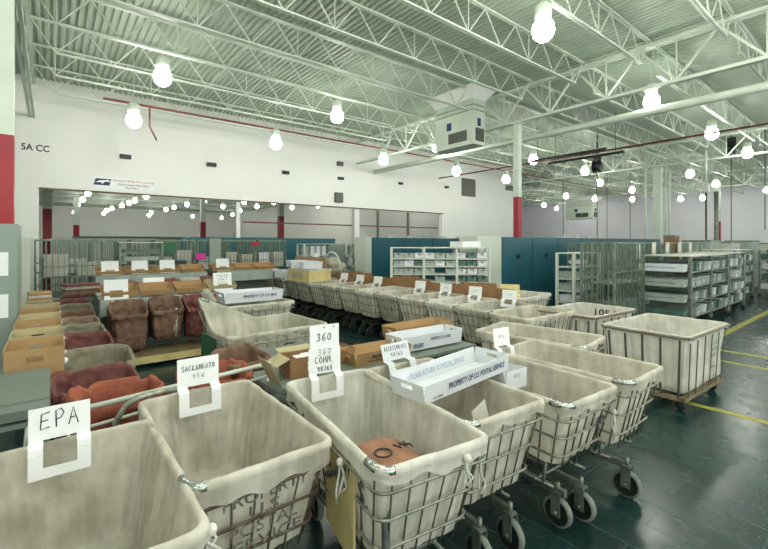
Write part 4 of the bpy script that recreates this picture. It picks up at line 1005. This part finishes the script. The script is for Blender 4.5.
# ------------------------------------------------------------ things behind the long row
q = MB(); n_ = 14
for i in range(n_):
    y0 = 4.3+i*.42; y1 = y0+.43; z = 1.2+.05*math.sin(i*1.3)
    if i in (0,): z -= .03
    q.hexa([(6.40+.02*math.sin(i), y0, 0.0), (6.412+.02*math.sin(i), y0, .0), (6.412+.02*math.sin(i+1), y1, .0), (6.40+.02*math.sin(i+1), y1, .0), (6.42+.02*math.sin(i), y0, z), (6.432+.02*math.sin(i), y0, z), (6.432+.02*math.sin(i+1), y1, z), (6.42+.02*math.sin(i+1), y1, z)])
tag(q.build('cardboard_screen', 'carddark'), 'long brown cardboard sheets standing behind the placards of the long row', 'cardboard')
q = MB(); q.box(-.03, .0, -1.0, 1.0, 0, 1.55); tag(q.build('cardboard_sheet', 'card', loc=(6.55, 12.0, 0)), 'tall brown cardboard sheet behind the yellow box', 'cardboard')
b = thing('yellow_box', 'pale yellow cardboard box standing on the long row of hampers', 'box', (5.55, 10.2, .97), .1); q = MB(); q.box(-.35, .35, -.5, .5, 0, .3); q.build('body', 'cardyel', b); q = MB(); q.box(-.352, -.35, -.2, .35, .05, .25); q.build('panel', 'cardpale', b); q = MB(); q.box(-.37, .37, -.52, .52, .3, .33); q.build('lid', 'canvas2', b)
for i, (x, y, z) in enumerate([(5.6, 10.3, 1.31), (5.55, 10.9, 1.31), (5.5, 11.9, .98), (5.5, 12.7, .98)]):
    tset(tray('white tray on the long row near the yellow box, %s from the right' % ORD[i], .8, .5, .18, 'whiteplastic', .02, group='white trays near the yellow box'), x, y, z, 1.3)
bg = lump('greyish clear plastic bag bundle behind the yellow box', (6.95, 11.3, 1.2), .25, .6, .32, 'canvas3', 8, 'plastic_bag', 'bag', 0, .3)
q = MB(); q.tube([(-.2, -.3+.95*math.cos(a)*.5, .1+.42*math.sin(a)) for a in [PI*j/10 for j in range(11)]], .02, 5); q.build('hoop', 'sign', bg)
table('low stand holding the plastic bag behind the long row', 6.65, 7.25, 10.7, 11.9, .95, 'carddark', 'steel')
o = tray('white tray with blue print lying on the hamper behind the round emblem hamper', 1.0, .4, .17, 'whiteplastic', .03); tset(o, 2.75, 7.2, .995, 0)
wr(o, 'PROPERTY OF U.S. MAIL', .6, .05, .1, -.235, .1, (1, 0, 0), (0, -.2, 1), 'bluei')
# sorting cases
def case(label, x0, x1, y, z, n, sacks=True, m='sackgrey'):
    t = thing('sorting_case', label, 'sorting case', ((x0+x1)/2, y, 0)); w = (x1-x0)/2
    q = MB(); q.box(-w, w, -.02, .0, z-.28, z); q.box(-w, w, 0, .6, z-.03, z-.005); q.build('shelf', 'trayg', t)
    for sx in (-1, 1):
        for yy in (0.02, .56):
            q = MB(); q.box(sx*w-.02, sx*w+.02, yy, yy+.035, 0, z-.03); q.build('leg', 'steel', t)
    q = MB(); q.box(-w, w, .5, .53, .2, z); q.build('back_board', 'greybrd', t)
    return t
case('sorting case with four brown trays and hanging sacks at left centre', .66, 3.0, 8.5, 1.03, 4)
for i in range(4):
    x = .95+.585*i
    o = tray('shallow brown tray on the sorting case, %s from the left' % ORD[i], .52, .36, .1, 'card' if i != 3 else 'cardpale', .02, slot=False, group='brown trays on the first sorting case'); tset(o, x, 8.75, 1.1, 0, .28)
for i, (x, up, dn, lab, ln) in enumerate([(.9, .22, .14, 'large white placard at the left end of the sorting case', []), (1.55, .2, .0, 'plain white card standing behind the second brown tray', []), (2.2, .18, .0, 'greyish card standing behind the third brown tray', []), (2.72, .26, .1, 'white placard with three handwritten lines at the right end of the sorting case', [('95628', .24, .05, 0, .2), ('SORT', .2, .045, 0, .13), ('956', .2, .045, 0, .06)])]):
    placard((x, 8.98 if i in (1, 2) else 8.62, 1.14), 0, lab, .36, up, max(dn, .06), ln, -.1, m='trayg' if i == 2 else 'sign')
for i, (x, zt, zb, m_, w, lab) in enumerate([(1.03, .98, .22, 'sackbrown', .5, 'long grey brown sack hanging at the left of the sorting case'), (1.6, 1.0, .34, 'sackbrown', .46, 'brown sack with a white tie hanging second on the sorting case'),
                                    (2.1, .99, .3, 'sackmaroon', .36, 'narrow reddish sack hanging third on the sorting case'), (2.72, 1.0, .45, 'sackmaroon', .5, 'dark maroon sack hanging at the right of the sorting case')]):
    tset(sack(lab, w, .44, zt-.08, zb, m_, 90+i*4, slump=.06, rag=.03, tilt=.4), x, 8.17, 0)
tie(1.72, 7.96, .85, 'white tie cord on the second sack of the sorting case', 2., .5)
for i, x in enumerate((.98, 1.6)):
    q = MB(); q.box(-.16, .16, -.012, .012, 0, .05); tag(q.build('label_holder', 'sign', loc=(x, 8.42, .96)), 'white label strip above the %s hanging sack' % ORD[i], 'label')
tset(lump('grey folded cloth draped beside the narrow reddish sack', (0, 0, 0), .09, .1, .26, 'canvas3', 31, 'folded_cloth', 'cloth', 0, .3), 2.3, 7.93, .93, 0, 0, -.5)
t = thing('platform', 'low pale wooden platform under the hanging sacks', 'platform', (1.75, 8.1, 0)); q = MB(); q.box(-1.1, 1.25, -.45, .35, .1, .16); q.build('deck_board', 'wood', t)
q = MB(); q.box(-1.1, 1.25, -.48, -.45, .06, .17); q.build('front_strip', 'cardyel', t)
for x in (-1, 0, 1.1):
    q = MB(); q.box(x-.05, x+.05, -.4, .3, 0, .1); q.build('bearer', 'wood', t)
case('second sorting case farther back with brown trays and white cards', .8, 3.2, 11.4, 1.25, 4)
case('third sorting case farther back, right of the second one', 3.45, 5.0, 11.4, 1.25, 3)
for i in range(7):
    x = 1.08+.6*i+(.15 if i > 3 else 0)
    o = tray('shallow brown tray on the rear sorting cases, %s from the left' % ORD[i], .54, .36, .09, 'card', .02, slot=False, group='brown trays on the rear sorting cases'); tset(o, x, 11.62, 1.3, 0, .25)
    if i in (0, 1, 2, 4): placard((x, 11.5, 1.34), 0, 'white card on the rear sorting cases, %s from the left' % ['first', 'second', 'third', '', 'fourth'][i], .34, .24, .08, [], -.1, group='white cards on the rear cases')
for i in range(5):
    q = MB(); q.box(-.3, .28, -.2, .2, 0, .045); o = tag(q.build('folded_sack', ['sackmaroon', 'sacktan', 'sackbrown', 'canvas3', 'sackmaroon'][i]), '%s folded sack from below in the pile behind the left sack row' % ORD[i], 'sack', 'pile of folded sacks'); tset(o, .5, 10.6, .92+.05*i, .05*i)
table('grey stand under the pile of folded sacks', .15, .85, 10.3, 10.95, .9, 'greybrd', 'steel')
tset(lump('dark red sack on the floor stand behind the sorting case trays', (0, 0, 0), .3, .2, .14, 'sackmaroon', 55), 1.95, 9.9, 1.1)
tset(lump('brown sack between the two sorting cases', (0, 0, 0), .35, .2, .14, 'sackbrown', 56), 1.15, 9.9, 1.1)
tset(lump('maroon sack at the right between the two sorting cases', (0, 0, 0), .4, .2, .16, 'sackmaroon', 57), 2.7, 9.9, 1.1)
table('stand between the two sorting cases that holds three sacks', .7, 3.2, 9.65, 10.15, 1.0, 'trayg', 'steel')

# background carts by the opening
BG = [(-.0+.05, 13.4, 1.3, .7), (1.1, 14.3, 1.1, .7)]
kx = [(.45, 13.4, .8), (.9, 14.6, .75), (3.0, 14.3, .7), (4.1, 14.3, .54), (5.05, 14.4, .64), (6.2, 14.4, .64), (2.2, 14.6, .4), (.3, 15.7, .8), (2.6, 15.5, .8), (6.2, 15.5, .8), (4.4, 15.5, .8)]
for i, (x, y, sx) in enumerate(kx):
    dup(c0, (x, y, 0), 0, 'wire cage near the opening in the back wall, %s counted by rows from the left' % ORD[i], CG, scale=(sx, .8, 1.04))
MC = ['canvas2', 'sackbrown', 'sign', 'canvas2', 'canvas2', 'trayg', 'trayd', 'sign']; NC = {'canvas2': 'off white', 'sackbrown': 'brown', 'sign': 'white', 'trayg': 'grey', 'trayd': 'green'}
for i in range(24):
    c_, up, rt = i//4, (i//2) % 2, i % 2; x = kx[c_][0]+(.42 if rt else -.42)*kx[c_][2]; y = kx[c_][1]; hgt = random.uniform(.3, .6); hw = .3*kx[c_][2]
    q = MB(); q.box(-hw, hw, -.17, .17, 0, hgt); q.box(-hw-.01, hw+.01, -.18, .18, hgt-.05, hgt+.01)
    m_ = MC[(i*5+up) % 8]
    tag(q.build('carton', m_, loc=(x, y, 1.165 if up else .205)), '%s carton, %s wire cage by the opening, %s shelf, %s side' % (NC[m_], ORD[c_], 'upper' if up else 'lower', 'right' if rt else 'left'), 'carton', 'cartons in the back cages')
Rg = rack('shelf rack stacked with green grey flat trays near the opening', 1.0, .6, 2.0, 8, 'greenwire', mid=0); place(Rg, 1.95, 13.3)
for k in range(8):
    q = MB(); q.box(-.42, .42, -.26, .26, 0, .09); tag(q.build('flat_tray', 'trayd' if k % 2 else 'trayg', loc=(1.95, 13.3, shelf_z(2.0, 8, k)+.003)), 'flat green grey tray in the shelf rack by the opening, %s from below' % ORD[k], 'tray', 'flat trays in the shelf rack')
def sgn(x, y, z, w, h, m_, lab):
    q = MB(); q.box(-w/2, w/2, -.02, 0, -h/2, h/2); tag(q.build('sign_board', m_, loc=(x, y, z)), lab, 'sign')
sgn(2.75, 13.88, 1.85, .5, .3, 'green', 'green board on a wire cage by the opening')
sgn(3.72, 13.95, 1.58, .3, .17, 'magenta', 'bright magenta card on a wire cage by the opening')
sgn(5.55, 14.05, 1.98, .32, .12, 'red', 'red sign on a wire cage by the opening')
sgn(3.1, 13.85, 1.32, .35, .3, 'tealdark', 'dark square panel on a wire cage by the opening')
sgn(4.15, 13.9, 1.7, .35, .9, 'greycab', 'grey sheet hanging on the wire cages by the opening')
for i in range(5):
    x0 = 3.7+1.3*i
    cabinet('low teal partition panel just inside the opening, %s from the left' % ORD[i], x0, x0+1.29, 16.3, 16.5, 2.2, 'teal', 1, knob=False, name='partition_panel')
R7 = rack('white shelving with upright white binders near the right part of the opening', 2.3, .5, 1.95, 4, 'palecab', mid=1); place(R7, 8.2, 13.6)
R8 = rack('white shelving with green trays left of the narrow white cabinet', 1.9, .5, 1.95, 5, 'palecab', mid=1); place(R8, 9.9, 14.2)
for i in range(26):
    k = 3 - (i//9); x = 7.2+.24*(i % 9)
    q = MB(); q.box(-.08, .08, -.15, .15, 0, .33); tag(q.build('binder', 'sign' if i % 4 else 'trayg', loc=(x, 13.6, shelf_z(1.95, 4, k)+.003)), 'white binder on the white shelving, %s shelf from the top, %s from left' % (ORD[i//9], ORD[i % 9]), 'binder', 'white binders on shelving')
fill(R8, 1.95, 5, 1.8, .5, .3, 'the white shelving by the narrow cabinet', 'green trays on white shelving', sc=(.5, .95, .8))
sgn(8.4, 13.3, 1.6, .7, .7, 'greycab', 'grey blank board in front of the white shelving')
table('teal topped table behind the far end of the long row', 6.6, 7.7, 12.5, 13.1, 1.2, 'teal', 'darksteel')
for i in range(5):
    q = MB(); q.box(-.09, .09, -.08, .08, 0, .2+.12*(i % 3)); q.box(-.095, .095, -.085, .085, .0, .03); tag(q.build('small_carton', ['sign', 'black', 'sign', 'carddark', 'trayg'][i], loc=(6.75+.2*i, 12.6+.1*(i % 2)+.1, 1.203)), '%s thing on the teal topped table, %s from the left' % (['white', 'black', 'white', 'brown', 'grey'][i], ORD[i]), 'box')
table('dark stand with brown flat sacks beside the teal topped table', 4.0, 5.0, 12.6, 13.2, 1.2, 'greybrd', 'darksteel')
tset(lump('brown flat sack on the dark stand by the cages', (0, 0, 0), .5, .25, .09, 'sackbrown', 66), 4.5, 12.9, 1.26)
# hall beyond the opening: rows of cabinets and screens
for i, (x, y, w, z, m_) in enumerate([(2, 22, 4, 2.2, 'palecab'), (7, 24, 4.5, 2.1, 'greycab'), (13, 25, 5, 2.3, 'palecab'), (18, 22, 4, 2.2, 'palecab'), (4, 30, 6, 2.4, 'greycab'), (12, 34, 7, 2.5, 'palecab')]):
    cabinet('%s screen cabinet in the hall beyond the opening, %s from the left front' % ({'palecab': 'pale', 'greycab': 'grey green'}[m_], ORD[i]), x-w/2, x+w/2, y, y+.5, z, m_, 3, knob=False, name='screen_cabinet')

# ------------------------------------------------------------ camera, light, view
cam = bpy.data.objects.new('camera', bpy.data.cameras.new('camera')); COL.objects.link(cam)
cam.data.sensor_width = 36; cam.data.lens = 417/768*36; cam.data.shift_y = -(274.5-243)/768
cam.location = (0, 0, H); cam.rotation_euler = (PI/2, 0, -(PI/2-math.atan(521/417.)))


cam.data.clip_start = .05; cam.data.clip_end = 200
S.camera = cam
W = bpy.data.worlds.new('world'); S.world = W; W.use_nodes = True
bgn = W.node_tree.nodes['Background']; bgn.inputs[0].default_value = (.95, 1, .97, 1); bgn.inputs[1].default_value = 1.2
S.view_settings.view_transform = 'Standard'; S.view_settings.look = 'None'; S.view_settings.exposure = 0.62; S.view_settings.gamma = 1
S.cycles.use_denoising = True
S.cycles.max_bounces = 8; S.cycles.sample_clamp_indirect = 8
